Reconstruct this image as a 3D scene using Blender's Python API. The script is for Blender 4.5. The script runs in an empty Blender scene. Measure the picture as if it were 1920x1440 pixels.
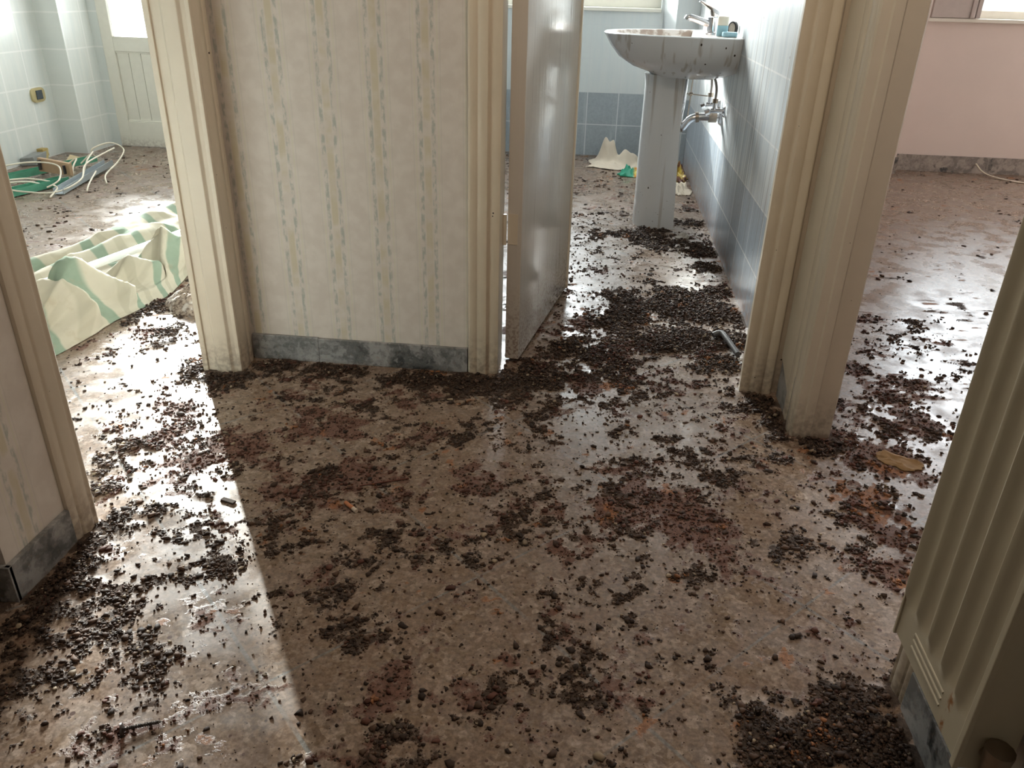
import bpy, bmesh, math, random
import numpy as np
from mathutils import Matrix, Vector

random.seed(7); rng = np.random.default_rng(11)
sc = bpy.context.scene
col = sc.collection

# ------------------------------------------------------------------ camera, sky, sun, window daylight, exposure
CAMROT = [[0.9935405, -0.0703915, 0.0890077], [0.1111556, 0.4458032, -0.8882027], [0.022842, 0.892359, 0.4507479]]
cd = bpy.data.cameras.new('camera'); cam = bpy.data.objects.new('camera', cd); col.objects.link(cam)
cd.sensor_width = 36; cd.lens = 36 * 1480 / 1920; cd.clip_start = 0.02
m4 = Matrix(CAMROT).to_4x4(); m4.translation = (0, 0, 1.0); cam.matrix_world = m4
sc.camera = cam

w = bpy.data.worlds.new('sky'); sc.world = w; w.use_nodes = True
bg = w.node_tree.nodes['Background']; bg.inputs[0].default_value = (0.93, 0.97, 1.0, 1); bg.inputs[1].default_value = 2.2

sd = bpy.data.lights.new('sun', 'SUN'); sun = bpy.data.objects.new('sun', sd); col.objects.link(sun)
sd.energy = 6.0; sd.angle = math.radians(0.6); sd.color = (1.0, 0.95, 0.88)
EL = math.radians(19.5)
sun.rotation_euler = Vector((0.523 * math.cos(EL), -0.852 * math.cos(EL), -math.sin(EL))).to_track_quat('-Z', 'Y').to_euler()
sun.location = (-4, 8, 4)

sd2 = bpy.data.lights.new('second_soft_sun', 'SUN'); sun2 = bpy.data.objects.new('second_soft_sun', sd2); col.objects.link(sun2)      # second, softer sun added to widen the lit strip on the corridor floor
sd2.energy = 21.0; sd2.angle = math.radians(17); sd2.color = (1.0, 0.975, 0.94)
sun2.rotation_euler = Vector((0.375, -0.905, -0.335)).to_track_quat('-Z', 'Y').to_euler(); sun2.location = (-3, 9, 4)

def area(name, loc, look, sx, sy, power, color=(1, 1, 1), spread=180):
    l = bpy.data.lights.new(name, 'AREA'); l.shape = 'RECTANGLE'; l.size = sx; l.size_y = sy; l.energy = power; l.color = color
    l.spread = math.radians(spread)
    o = bpy.data.objects.new(name, l); col.objects.link(o); o.location = loc
    o.rotation_euler = Vector(look).to_track_quat('-Z', 'Z').to_euler()
    return o
area('daylight_kitchen_door', (-2.4, 5.13, 1.3), (0.25, -1, -0.22), 1.1, 1.2, 58, (0.99, 0.99, 1.0))
area('daylight_bathroom_window', (-0.38, 5.64, 1.5), (0.28, -1, -0.24), 0.55, 0.9, 50, (0.97, 0.985, 1.0))
area('daylight_bedroom_window', (2.8, 5.56, 1.5), (-0.25, -1, -0.3), 1.25, 1.15, 48, (0.93, 0.95, 1.0))
area('added_corridor_fill', (0.12, 1.06, 2.3), (0, 0.12, -1), 0.4, 0.4, 10, (1.0, 0.82, 0.64))  # unseen overhead fill light, added to brighten the corridor walls and floor

vs = sc.view_settings
vs.view_transform = 'Standard'; vs.look = 'None'; vs.exposure = 0.28; vs.gamma = 1.0; vs.use_curve_mapping = False

# ------------------------------------------------------------------ mesh helpers
class MB:
    def __init__(s): s.v = []; s.f = []
    def add(s, vs_, fs):
        o = len(s.v); s.v += [tuple(p) for p in vs_]; s.f += [tuple(i + o for i in f) for f in fs]; return s
    def box(s, x0, x1, y0, y1, z0, z1):
        return s.add([(x0,y0,z0),(x1,y0,z0),(x1,y1,z0),(x0,y1,z0),(x0,y0,z1),(x1,y0,z1),(x1,y1,z1),(x0,y1,z1)],
                     [(0,3,2,1),(4,5,6,7),(0,1,5,4),(1,2,6,5),(2,3,7,6),(3,0,4,7)])
    def prism(s, pts, z0, z1):                                  # polygon in XY (counter-clockwise) extruded in Z
        n = len(pts)
        return s.add([(x, y, z0) for x, y in pts] + [(x, y, z1) for x, y in pts],
                     [tuple(range(n-1, -1, -1)), tuple(range(n, 2*n))] + [(i, (i+1) % n, n+(i+1) % n, n+i) for i in range(n)])
    def extrude(s, pts, d):                                     # closed 3D polygon swept by vector d
        n = len(pts)
        return s.add([tuple(p) for p in pts] + [(p[0]+d[0], p[1]+d[1], p[2]+d[2]) for p in pts],
                     [tuple(range(n-1, -1, -1)), tuple(range(n, 2*n))] + [(i, (i+1) % n, n+(i+1) % n, n+i) for i in range(n)])
    def rings(s, rings, cap0=True, cap1=True, closed=True):
        o = len(s.v); n = len(rings[0])
        for r in rings: s.v += [tuple(p) for p in r]
        m = n if closed else n - 1
        for i in range(len(rings) - 1):
            for j in range(m):
                a = o + i*n + j; b = o + i*n + (j+1) % n
                s.f.append((a, b, b + n, a + n))
        if cap0: s.f.append(tuple(o + j for j in range(n-1, -1, -1)))
        if cap1: s.f.append(tuple(o + (len(rings)-1)*n + j for j in range(n)))
        return s
    def tube(s, path, r, n=10):
        P = [Vector(p) for p in path]; R = r if isinstance(r, (list, tuple)) else [r] * len(P)
        rings = []; up = None
        for i, p in enumerate(P):
            t = (P[min(i+1, len(P)-1)] - P[max(i-1, 0)]).normalized()
            if up is None:
                up = t.orthogonal().normalized()
            up = (up - t * up.dot(t)).normalized(); b = t.cross(up)
            rings.append([p + R[i] * (math.cos(2*math.pi*k/n) * up + math.sin(2*math.pi*k/n) * b) for k in range(n)])
        return s.rings(rings)
    def build(s, name, mat, parent=None, smooth=False, bevel=0, recalc=True, loc=None):
        me = bpy.data.meshes.new(name); me.from_pydata(s.v, [], s.f)
        if recalc:
            bm = bmesh.new(); bm.from_mesh(me); bmesh.ops.recalc_face_normals(bm, faces=bm.faces)
            if bevel:
                ed = [e for e in bm.edges if len(e.link_faces) == 2 and e.calc_face_angle(0) > 0.6]
                bmesh.ops.bevel(bm, geom=ed, offset=bevel, segments=2, affect='EDGES', profile=0.6, clamp_overlap=True)
            bm.to_mesh(me); bm.free()
        if mat: me.materials.append(mat)
        if smooth:
            me.polygons.foreach_set('use_smooth', [True] * len(me.polygons))
            try: me.set_sharp_from_angle(angle=math.radians(38))
            except Exception: pass
        o = bpy.data.objects.new(name, me); col.objects.link(o)
        if parent:
            o.parent = parent; o.matrix_parent_inverse = Matrix.Identity(4)
            off = parent_offset(parent); o.location = (-off[0], -off[1], -off[2])
        return o

def parent_offset(p):
    t = Vector((0, 0, 0))
    while p: t += p.location; p = p.parent
    return t
def empty(name, loc):
    o = bpy.data.objects.new(name, None); col.objects.link(o); o.location = loc; o.empty_display_size = 0.05; return o
def tag(o, label, cat, group=None, kind=None):
    o['label'] = label; o['category'] = cat
    if group: o['group'] = group
    if kind: o['kind'] = kind
    return o
def struct(o, label, cat): return tag(o, label, cat, kind='structure')
def spline(pts, n=8):
    P = [Vector(p) for p in pts]; out = []
    for i in range(len(P) - 1):
        p0, p1, p2, p3 = P[max(i-1, 0)], P[i], P[i+1], P[min(i+2, len(P)-1)]
        for k in range(n):
            t = k / n
            out.append(0.5 * ((2*p1) + (p2-p0)*t + (2*p0-5*p1+4*p2-p3)*t*t + (3*p1-p0-3*p2+p3)*t**3))
    return out + [P[-1]]

# ------------------------------------------------------------------ numpy noise
_tab = rng.random((8, 256, 256))
def vnoise(x, y, k=0):
    x = np.asarray(x, float); y = np.asarray(y, float)
    xi = np.floor(x).astype(int); yi = np.floor(y).astype(int); fx = x - xi; fy = y - yi
    fx = fx*fx*(3-2*fx); fy = fy*fy*(3-2*fy); T = _tab[k % 8]
    a = T[xi & 255, yi & 255]; b = T[(xi+1) & 255, yi & 255]; c = T[xi & 255, (yi+1) & 255]; d = T[(xi+1) & 255, (yi+1) & 255]
    return (a*(1-fx)+b*fx)*(1-fy) + (c*(1-fx)+d*fx)*fy
def fbm(x, y, sc_, k=0, octv=4):
    t = 0; a = 1; s = 0; f = sc_
    for i in range(octv):
        t = t + a * vnoise(x*f + 17.3*i + 31, y*f - 9.1*i + 57, k + i); s += a; a *= 0.55; f *= 2.07
    return t / s
def sstep(a, b, x):
    t = np.clip((x - a) / (b - a), 0, 1); return t*t*(3-2*t)

# ------------------------------------------------------------------ material helpers
class NT:
    def __init__(s, name):
        s.m = bpy.data.materials.new(name); s.m.use_nodes = True; s.t = s.m.node_tree
        s.b = s.t.nodes['Principled BSDF']; s.out = s.t.nodes['Material Output']
    def n(s, typ, props=None, **ins):
        nd = s.t.nodes.new(typ)
        for k, v in (props or {}).items(): setattr(nd, k, v)
        for k, v in ins.items():
            key = int(k[1:]) if k[0] == 'i' and k[1:].isdigit() else k.replace('_', ' ')
            s.set(nd.inputs[key], v)
        return nd
    def set(s, sock, v):
        if isinstance(v, bpy.types.NodeSocket): s.t.links.new(v, sock)
        elif isinstance(v, tuple) and len(v) == 3 and sock.type == 'RGBA': sock.default_value = (*v, 1)
        else: sock.default_value = v
    def math(s, op, a, b=0.0, c=None, clamp=False):
        nd = s.n('ShaderNodeMath', dict(operation=op, use_clamp=clamp)); s.set(nd.inputs[0], a); s.set(nd.inputs[1], b)
        if c is not None: s.set(nd.inputs[2], c)
        return nd.outputs[0]
    def ramp(s, v, lo, hi, a=0.0, b=1.0):
        nd = s.n('ShaderNodeMapRange', dict(interpolation_type='SMOOTHSTEP', clamp=True))
        for i, q in enumerate((v, lo, hi, a, b)): s.set(nd.inputs[i], q)
        return nd.outputs[0]
    def mix(s, f, a, b, mode='MIX'):
        nd = s.n('ShaderNodeMix', dict(data_type='RGBA', blend_type=mode)); s.set(nd.inputs[0], f); s.set(nd.inputs[6], a); s.set(nd.inputs[7], b)
        return nd.outputs[2]
    def pos(s):
        g = s.n('ShaderNodeNewGeometry'); x = s.n('ShaderNodeSeparateXYZ', None, i0=g.outputs['Position'])
        return g.outputs['Position'], x.outputs[0], x.outputs[1], x.outputs[2]
    def noise(s, vec, scale, detail=3.0, rough=0.55, out=0):
        return s.n('ShaderNodeTexNoise', None, Vector=vec, Scale=scale, Detail=detail, Roughness=rough).outputs[out]
    def vor(s, vec, scale, feature='F1'):
        return s.n('ShaderNodeTexVoronoi', dict(feature=feature), Vector=vec, Scale=scale)
    def comb(s, x, y, z):
        nd = s.n('ShaderNodeCombineXYZ'); s.set(nd.inputs[0], x); s.set(nd.inputs[1], y); s.set(nd.inputs[2], z); return nd.outputs[0]
    def bump(s, h, strength=0.3, dist=0.002):
        s.t.links.new(s.n('ShaderNodeBump', None, Strength=strength, Distance=dist, Height=h).outputs[0], s.b.inputs['Normal'])
    def fin(s, color, rough=0.5, metal=0.0, spec=0.5):
        s.set(s.b.inputs['Base Color'], color); s.set(s.b.inputs['Roughness'], rough); s.b.inputs['Metallic'].default_value = metal
        s.b.inputs['Specular IOR Level'].default_value = spec; return s.m
    def specks(s, vec, scale=26, amount=0.10, size=0.09):       # fly specks and splashes that stick to the surface
        v = s.vor(vec, scale); c = s.n('ShaderNodeSeparateColor', None, i0=v.outputs['Color'])
        return s.math('MULTIPLY', s.math('LESS_THAN', v.outputs['Distance'], s.math('MULTIPLY', c.outputs[1], size)), s.math('LESS_THAN', c.outputs[0], amount))

def simple(name, color, rough=0.5, metal=0.0, var=0.12, scale=30, speck=0.0, spec=0.5, grime=None):
    t = NT(name); p, x, y, z = t.pos()
    n = t.noise(p, scale, 4)
    c = t.mix(n, tuple(q*(1-var) for q in color), tuple(min(1, q*(1+var)) for q in color))
    if grime:                                                    # a dirty tide-mark near the floor
        g = t.math('MULTIPLY', t.ramp(z, grime[0], 0.0), t.ramp(t.noise(p, 60, 5), 0.35, 0.65))
        c = t.mix(t.math('MULTIPLY', g, grime[1]), c, (0.16, 0.09, 0.05))
    if speck: c = t.mix(t.specks(p, 30, speck), c, (0.035, 0.022, 0.015))
    return t.fin(c, rough, metal, spec)

def tile_mat(name, ax, zoff, low, high, zb, grout, streak, pitch=0.2, uoff=0.1, rough=0.16, gw=0.006, dark=0.0):
    t = NT(name); p, x, y, z = t.pos(); u = x if ax == 'x' else y
    def line(v, off):
        f = t.math('FRACT', t.math('DIVIDE', t.math('ADD', v, 10.0 + off), pitch))
        d = t.math('ABSOLUTE', t.math('SUBTRACT', f, 0.5))
        return t.ramp(d, 0.5 - gw/pitch, 0.5 - gw/pitch*0.4)
    g = t.math('MAXIMUM', line(u, uoff), line(z, zoff))
    mott = t.noise(p, 70, 3)
    st = t.noise(t.comb(t.math('MULTIPLY', u, 24.0), 0.0, t.math('MULTIPLY', z, 2.6)), 1.0, 5, 0.62)   # veining runs down the tile
    cl = t.mix(mott, tuple(q*0.8 for q in low), tuple(q*1.18 for q in low)); ch = t.mix(t.ramp(st, 0.35, 0.68), high, streak)
    cl = t.mix(t.math('MULTIPLY', t.ramp(st, 0.5, 0.75), 0.3), cl, streak)
    c = t.mix(t.math('GREATER_THAN', z, zb), cl, ch)
    c = t.mix(g, c, grout)
    if dark:
        dr = t.noise(t.comb(t.math('MULTIPLY', u, 130.0), 3.0, t.math('MULTIPLY', z, 0.9)), 1.0, 1)
        c = t.mix(t.math('MULTIPLY', t.ramp(dr, 0.585, 0.66), dark), c, (0.13, 0.10, 0.075))          # drip runs
        c = t.mix(t.specks(t.comb(t.math('MULTIPLY', u, 1.6), 0.0, z), 24, 0.14, 0.1), c, (0.04, 0.025, 0.02))
        gr = t.math('MULTIPLY', t.ramp(z, 0.16, 0.0), t.ramp(t.noise(p, 40, 5), 0.35, 0.6))
        c = t.mix(t.math('MULTIPLY', gr, 0.7), c, (0.30, 0.17, 0.11))
    t.bump(g, -0.4, 0.0015)
    return t.fin(c, t.math('ADD', rough, t.math('MULTIPLY', st, 0.12)))

def marble(name, a, b, c3, rough=0.35):
    t = NT(name); p, x, y, z = t.pos()
    n = t.noise(p, 7, 5, 0.6, 1)
    d = t.n('ShaderNodeMix', dict(data_type='VECTOR'), i0=0.25, i4=p, i5=n).outputs[1]
    v = t.noise(d, 16, 6, 0.62)
    c = t.mix(t.ramp(v, 0.38, 0.62), a, b); c = t.mix(t.ramp(t.noise(d, 9, 4), 0.55, 0.68), c, c3)
    c = t.mix(t.math('MULTIPLY', t.ramp(t.noise(p, 90, 4), 0.55, 0.7), 0.35), c, (0.30, 0.22, 0.17))
    return t.fin(c, rough)

def wallpaper(name, ax, center):
    t = NT(name); p, x, y, z = t.pos(); u = x if ax == 'x' else y
    per = 0.1285
    f = t.math('SUBTRACT', t.math('FRACT', t.math('ADD', t.math('DIVIDE', t.math('SUBTRACT', u, center), per), 20.5)), 0.5)
    d = t.math('MULTIPLY', t.math('ABSOLUTE', f), per)
    blot = t.noise(t.comb(t.math('MULTIPLY', u, 2.0), 0.0, z), 42, 4, 0.6); blot2 = t.noise(t.comb(u, 5.0, z), 14, 3)
    base = t.mix(t.ramp(t.noise(p, 26, 4), 0.35, 0.7), (0.65, 0.595, 0.54), (0.71, 0.66, 0.605))
    yel = t.math('MULTIPLY', t.ramp(d, 0.011, 0.006), t.ramp(blot2, 0.35, 0.6))
    c = t.mix(t.math('MULTIPLY', yel, 0.7), base, (0.58, 0.52, 0.36))
    gr = t.math('MULTIPLY', t.ramp(t.math('ABSOLUTE', t.math('SUBTRACT', d, 0.0165)), 0.0068, 0.003), t.ramp(blot, 0.40, 0.62))
    c = t.mix(t.math('MULTIPLY', gr, 0.75), c, (0.36, 0.40, 0.36))
    pale = t.ramp(t.math('ABSOLUTE', t.math('SUBTRACT', d, 0.029)), 0.0028, 0.001)
    c = t.mix(t.math('MULTIPLY', pale, 0.45), c, (0.66, 0.64, 0.50))
    pale2 = t.ramp(t.math('ABSOLUTE', t.math('SUBTRACT', d, 0.036)), 0.0015, 0.0006)
    c = t.mix(t.math('MULTIPLY', pale2, 0.3), c, (0.50, 0.50, 0.44))
    c = t.mix(t.specks(p, 20, 0.09, 0.075), c, (0.05, 0.035, 0.025))
    t.bump(t.noise(p, 180, 2), 0.12, 0.0006)
    return t.fin(c, 0.55, 0, 0.3)

M = {}
M['cream'] = simple('cream_gloss_paint', (0.71, 0.635, 0.515), 0.34, speck=0.09, var=0.06, scale=14, grime=(0.14, 0.55))
M['cream_dirty'] = simple('cream_paint_soiled', (0.70, 0.61, 0.475), 0.36, speck=0.13, var=0.07, scale=18, grime=(0.16, 0.5))
M['door'] = None
M['gap'] = simple('dark_gap_filler', (0.03, 0.025, 0.02), 0.9)
M['plaster'] = simple('white_plaster', (0.72, 0.70, 0.66), 0.8, var=0.04)
M['pink'] = simple('pink_wall_paint', (0.78, 0.675, 0.625), 0.7, var=0.05, scale=6, speck=0.01)
M['wp_end'] = wallpaper('striped_wallpaper', 'x', -0.821)
M['wp_side'] = wallpaper('striped_wallpaper_side', 'y', 1.055)
M['skirt'] = marble('grey_marble', (0.13, 0.135, 0.135), (0.36, 0.36, 0.36), (0.035, 0.04, 0.042))
M['skirt2'] = marble('grey_marble_dusty', (0.20, 0.18, 0.165), (0.42, 0.37, 0.33), (0.06, 0.06, 0.06), 0.6)
M['tile_bath_x'] = tile_mat('blue_tile_far', 'x', 0.003, (0.35, 0.40, 0.435), (0.66, 0.705, 0.705), 0.397, (0.64, 0.68, 0.69), (0.62, 0.68, 0.69), gw=0.004)
M['tile_bath_y'] = tile_mat('blue_tile_side', 'y', 0.025, (0.32, 0.37, 0.42), (0.60, 0.62, 0.615), 0.375, (0.68, 0.68, 0.67), (0.43, 0.47, 0.50), uoff=0.06, dark=0.7, rough=0.26, gw=0.004)
M['tile_kit_y'] = tile_mat('kitchen_tile', 'y', 0.0, (0.775, 0.795, 0.765), (0.775, 0.795, 0.765), -1, (0.86, 0.87, 0.85), (0.71, 0.75, 0.73), uoff=0.05)
M['tile_kit_x'] = tile_mat('kitchen_tile_x', 'x', 0.0, (0.74, 0.77, 0.75), (0.74, 0.77, 0.75), -1, (0.84, 0.85, 0.83), (0.70, 0.74, 0.72), uoff=0.05)
M['white_wood'] = simple('white_painted_wood', (0.80, 0.775, 0.69), 0.4, var=0.05, speck=0.02, grime=(0.08, 0.4))
M['ceramic'] = None
M['chrome'] = simple('chrome', (0.62, 0.62, 0.64), 0.16, 1.0, var=0.1)
M['brass'] = simple('tarnished_metal', (0.33, 0.28, 0.23), 0.35, 1.0, var=0.25, scale=60)
M['black'] = simple('black_rubber', (0.025, 0.025, 0.028), 0.5)

def door_paint():
    t = NT('glossy_door_paint'); p, x, y, z = t.pos()
    st = t.noise(t.comb(t.math('MULTIPLY', x, 60.0), t.math('MULTIPLY', y, 60.0), t.math('MULTIPLY', z, 1.2)), 1.0, 3)
    c = t.mix(st, (0.66, 0.62, 0.56), (0.73, 0.69, 0.635))
    dr = t.noise(t.comb(t.math('MULTIPLY', x, 90.0), t.math('MULTIPLY', y, 90.0), t.math('MULTIPLY', z, 1.5)), 1.0, 1)
    c = t.mix(t.math('MULTIPLY', t.ramp(dr, 0.68, 0.76), 0.45), c, (0.14, 0.09, 0.06))
    c = t.mix(t.specks(t.comb(x, t.math('MULTIPLY', y, 1.0), t.math('MULTIPLY', z, 0.45)), 24, 0.16, 0.09), c, (0.05, 0.03, 0.02))
    gr = t.math('MULTIPLY', t.ramp(z, 0.28, 0.0), t.ramp(t.noise(p, 130, 4), 0.45, 0.62))
    c = t.mix(t.math('MULTIPLY', gr, 0.65), c, (0.22, 0.11, 0.07))
    t.bump(st, 0.25, 0.003)
    return t.fin(c, 0.13, 0, 0.55)
M['door'] = door_paint()
def ceramic():
    t = NT('white_ceramic'); p, x, y, z = t.pos()
    c = t.mix(t.noise(p, 8, 3), (0.66, 0.68, 0.69), (0.74, 0.75, 0.75))
    dr = t.noise(t.comb(t.math('MULTIPLY', x, 38.0), t.math('MULTIPLY', y, 14.0), t.math('MULTIPLY', z, 1.6)), 1.0, 2)
    c = t.mix(t.math('MULTIPLY', t.ramp(dr, 0.55, 0.70), 0.6), c, (0.36, 0.31, 0.25))
    sp = t.specks(t.comb(x, y, t.math('MULTIPLY', z, 0.6)), 30, 0.25, 0.16)
    c = t.mix(sp, c, (0.05, 0.04, 0.03))
    lo = t.specks(p, 90, 0.3, 0.22); c = t.mix(t.math('MULTIPLY', lo, t.ramp(z, 0.3, 0.02)), c, (0.20, 0.15, 0.11))
    return t.fin(c, 0.14, 0, 0.5)
M['ceramic'] = ceramic()
def ceramic_in():
    t = NT('soiled_ceramic'); p, x, y, z = t.pos()
    c = t.mix(t.ramp(t.noise(p, 26, 5), 0.42, 0.62), (0.70, 0.66, 0.62), (0.36, 0.28, 0.23))
    c = t.mix(t.specks(p, 45, 0.3, 0.2), c, (0.06, 0.04, 0.03)); return t.fin(c, 0.3)
M['ceramic_in'] = ceramic_in()
def pane():
    t = NT('window_glass'); tr = t.n('ShaderNodeBsdfTransparent', None, Color=(0.93, 0.96, 0.96, 1)); gl = t.n('ShaderNodeBsdfGlossy', None, Roughness=0.04)
    fr = t.n('ShaderNodeFresnel', None, IOR=1.45)
    mx = t.n('ShaderNodeMixShader', None, i0=fr.outputs[0], i1=tr.outputs[0], i2=gl.outputs[0]); t.t.links.new(mx.outputs[0], t.out.inputs[0]); return t.m
M['pane'] = pane()
def rad_mat():
    t = NT('radiator_enamel'); p, x, y, z = t.pos()
    c = t.mix(t.noise(p, 40, 4), (.47, .43, .325), (.53, .48, .365)); c = t.mix(t.specks(p, 30, .03), c, (.04, .03, .02))
    w_ = t.math('ABSOLUTE', t.math('SUBTRACT', t.math('SUBTRACT', y, .728), t.math('MULTIPLY', t.math('SUBTRACT', t.noise(p, 30, 2), .5), .012)))
    r_ = t.math('MULTIPLY', t.ramp(w_, .008, .002), t.math('MULTIPLY', t.ramp(z, .34, .25), t.ramp(t.noise(p, 70, 4), .40, .55)))
    c = t.mix(t.math('MULTIPLY', r_, t.math('LESS_THAN', x, .47)), c, (.30, .13, .04))
    return t.fin(c, .42)
M['radiator'] = rad_mat()

# ------------------------------------------------------------------ room planes
XL, XR, YC = -0.978, 0.545, 2.033
HT = 2.7
# blobs of dirt on the floor: x, y, radius, strength
DK = [(0.91, 2.64, 0.07, 0.39), (0.9, 2.37, 0.07, 0.39), (0.79, 2.23, 0.06, 0.44), (0.81, 2.06, 0.07, 0.44), (0.93, 2.15, 0.06, 0.33), (0.73, 1.96, 0.06, 0.44), (0.8, 1.88, 0.06, 0.44), (0.88, 1.92, 0.05, 0.33), (0.66, 1.8, 0.05, 0.44), (0.71, 1.71, 0.05, 0.39), (0.79, 1.72, 0.05, 0.39), (0.65, 1.5, 0.06, 0.44), (0.66, 1.39, 0.05, 0.44), (0.59, 1.47, 0.05, 0.33), (0.27, 1.37, 0.05, 0.39), (0.15, 1.45, 0.05, 0.33), (-0.96, 1.9, 0.05, 1), (-0.88, 1.97, 0.06, 1), (-0.76, 1.96, 0.06, 1), (-0.65, 1.95, 0.06, 1), (-0.54, 1.95, 0.06, 1), (-0.44, 1.95, 0.06, 1), (-0.33, 1.95, 0.06, 1), (-0.23, 1.97, 0.07, 1), (-0.12, 2.0, 0.07, 1), (-0.04, 2.03, 0.06, 1), (-0.15, 2.08, 0.06, 1), (-0.06, 2.25, 0.07, 1), (0.04, 2.19, 0.08, 1), (0.09, 2.12, 0.07, 1), (0.05, 2.49, 0.07, 0.9), (0.14, 2.56, 0.09, 1), (0.29, 2.63, 0.1, 1), (0.42, 2.61, 0.1, 1), (0.46, 2.38, 0.09, 1), (0.34, 2.36, 0.1, 1), (0.22, 2.3, 0.09, 1), (0.39, 2.21, 0.08, 1), (0.32, 2.75, 0.1, 1), (0.13, 2.71, 0.09, 0.9), (0.48, 2.62, 0.06, 1), (0.48, 2.86, 0.07, 1), (0.47, 3.11, 0.08, 1), (0.46, 3.32, 0.08, 1), (0.42, 3.43, 0.1, 1), (0.32, 3.45, 0.1, 1), (0.21, 3.52, 0.1, 0.9), (0.47, 3.79, 0.08, 0.8), (0.47, 4.05, 0.07, 0.7), (0.26, 3.61, 0.1, 1), (0.09, 3.54, 0.1, 0.6), (0.52, 3.58, 0.05, 0.7), (0.45, 1.99, 0.05, 1), (0.49, 1.95, 0.05, 1), (0.5, 1.86, 0.05, 1), (0.52, 1.8, 0.05, 1), (0.57, 1.74, 0.05, 1), (0.61, 1.74, 0.05, 0.8), (-0.92, 1.15, 0.05, 1), (-0.91, 1.09, 0.06, 1), (-0.92, 1.01, 0.06, 1), (-0.93, 1.21, 0.05, 0.8), (-0.92, 0.94, 0.06, 1), (-0.93, 0.87, 0.06, .7), (-0.9, 0.8, 0.06, 0.6), (-0.82, 0.73, 0.05, 0.4), (-1.09, 1.9, 0.05, 1), (-1.04, 1.85, 0.05, 1), (-0.97, 1.85, 0.05, 1), (-1.13, 1.93, 0.04, 0.8), (-1.04, 1.5, 0.05, 0.6), (-1.03, 1.4, 0.05, 0.6), (-1.01, 1.3, 0.05, 0.8), (-0.86, 1.27, 0.04, 0.5), (-0.8, 1.35, 0.04, 0.5), (0.34, 0.84, 0.05, 1), (0.41, 0.86, 0.06, 1), (0.48, 0.86, 0.06, 1), (0.51, 0.85, 0.05, 1), (0.45, 0.92, 0.05, 0.9), (0.52, 0.94, 0.04, 1), (0.31, 0.89, 0.05, 0.7), (-1.47, 2.38, 0.09, 0.8), (-1.55, 2.32, 0.08, 0.8), (-1.29, 2.18, 0.06, 0.7), (-1.3, 2.09, 0.06, 0.6)]
RD = [(0.91, 2.64, 0.091, 0.7), (0.9, 2.37, 0.091, 0.7), (0.79, 2.23, 0.078, 0.8), (0.81, 2.06, 0.091, 0.8), (0.93, 2.15, 0.078, 0.6), (0.73, 1.96, 0.078, 0.8), (0.8, 1.88, 0.078, 0.8), (0.88, 1.92, 0.065, 0.6), (0.66, 1.8, 0.065, 0.8), (0.71, 1.71, 0.065, 0.7), (0.79, 1.72, 0.065, 0.7), (0.65, 1.5, 0.078, 0.8), (0.66, 1.39, 0.065, 0.8), (0.59, 1.47, 0.065, 0.6), (0.27, 1.37, 0.065, 0.7), (0.15, 1.45, 0.065, 0.6), (-0.7, 1.65, 0.07, 0.8), (-0.6, 1.69, 0.07, 0.8), (-0.77, 1.56, 0.06, 0.8), (-0.45, 1.79, 0.06, 0.8), (-0.35, 1.69, 0.05, 0.8), (-0.22, 1.45, 0.04, 0.9), (-0.48, 1.46, 0.05, 0.7), (-0.4, 1.45, 0.05, 0.8), (-0.64, 1.38, 0.05, 0.7), (-0.57, 1.43, 0.05, 0.6), (-0.6, 1.25, 0.04, 0.6), (-0.48, 1.12, 0.05, 0.6), (-0.57, 1.67, 0.08, 0.8), (-0.47, 1.61, 0.05, 0.6), (0.14, 1.49, 0.06, 0.9), (0.2, 1.46, 0.05, 0.9), (0.29, 1.39, 0.06, 0.9), (0.24, 1.35, 0.04, 0.7), (0.08, 1.44, 0.04, 0.7), (0.65, 1.48, 0.08, 1), (0.61, 1.52, 0.06, 0.9), (0.67, 1.41, 0.06, 0.9), (0.61, 1.3, 0.06, 0.8), (0.46, 1.62, 0.05, 0.6), (0.54, 1.59, 0.05, 0.5), (0.67, 1.7, 0.06, 0.7), (0.72, 1.92, 0.07, 0.7), (0.83, 2.13, 0.08, 0.6), (0.86, 1.95, 0.06, 0.6), (0.08, 0.9, 0.04, 0.7), (-0.08, 0.96, 0.03, 0.7), (-0.28, 0.89, 0.05, 0.7), (-0.33, 0.83, 0.04, 0.7), (-0.04, 0.82, 0.04, 0.6), (-0.12, 0.86, 0.04, 0.5), (-0.34, 0.98, 0.04, 0.5), (-0.21, 1.09, 0.03, 0.5), (0.0, 1.04, 0.03, 0.5), (-1.01, 1.55, 0.06, 0.8), (-0.84, 1.55, 0.05, 0.8), (-1.09, 1.54, 0.05, 0.7), (-0.86, 1.45, 0.05, 0.7), (-1.17, 1.88, 0.06, 0.6), (-1.03, 1.69, 0.06, 0.6), (-0.18, 1.85, 0.06, 0.7), (-0.05, 1.81, 0.06, 0.7), (0.11, 1.86, 0.05, 0.6), (0.01, 2.0, 0.05, 0.7), (0.23, 2.11, 0.06, 0.6), (0.36, 2.06, 0.06, 0.5), (-0.76, 1.82, 0.08, 0.6), (-0.42, 1.87, 0.07, 0.6)]
OR = [(0.67, 1.5, 0.07, 1), (0.62, 1.54, 0.05, 0.7), (0.31, 1.38, 0.03, 0.8), (0.19, 1.48, 0.04, 0.6), (0.75, 1.67, 0.05, 0.6), (0.63, 1.26, 0.04, 0.9), (0.12, 1.97, 0.03, 0.6), (-0.72, 1.57, 0.04, 0.5), (0.06, 2.01, 0.03, 0.5), (-1.12, 2.08, 0.05, 0.5), (0.48, 1.33, 0.03, 0.5), (-0.73, 0.85, 0.02, 0.7), (-0.69, 0.97, 0.03, 0.8)]
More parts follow.
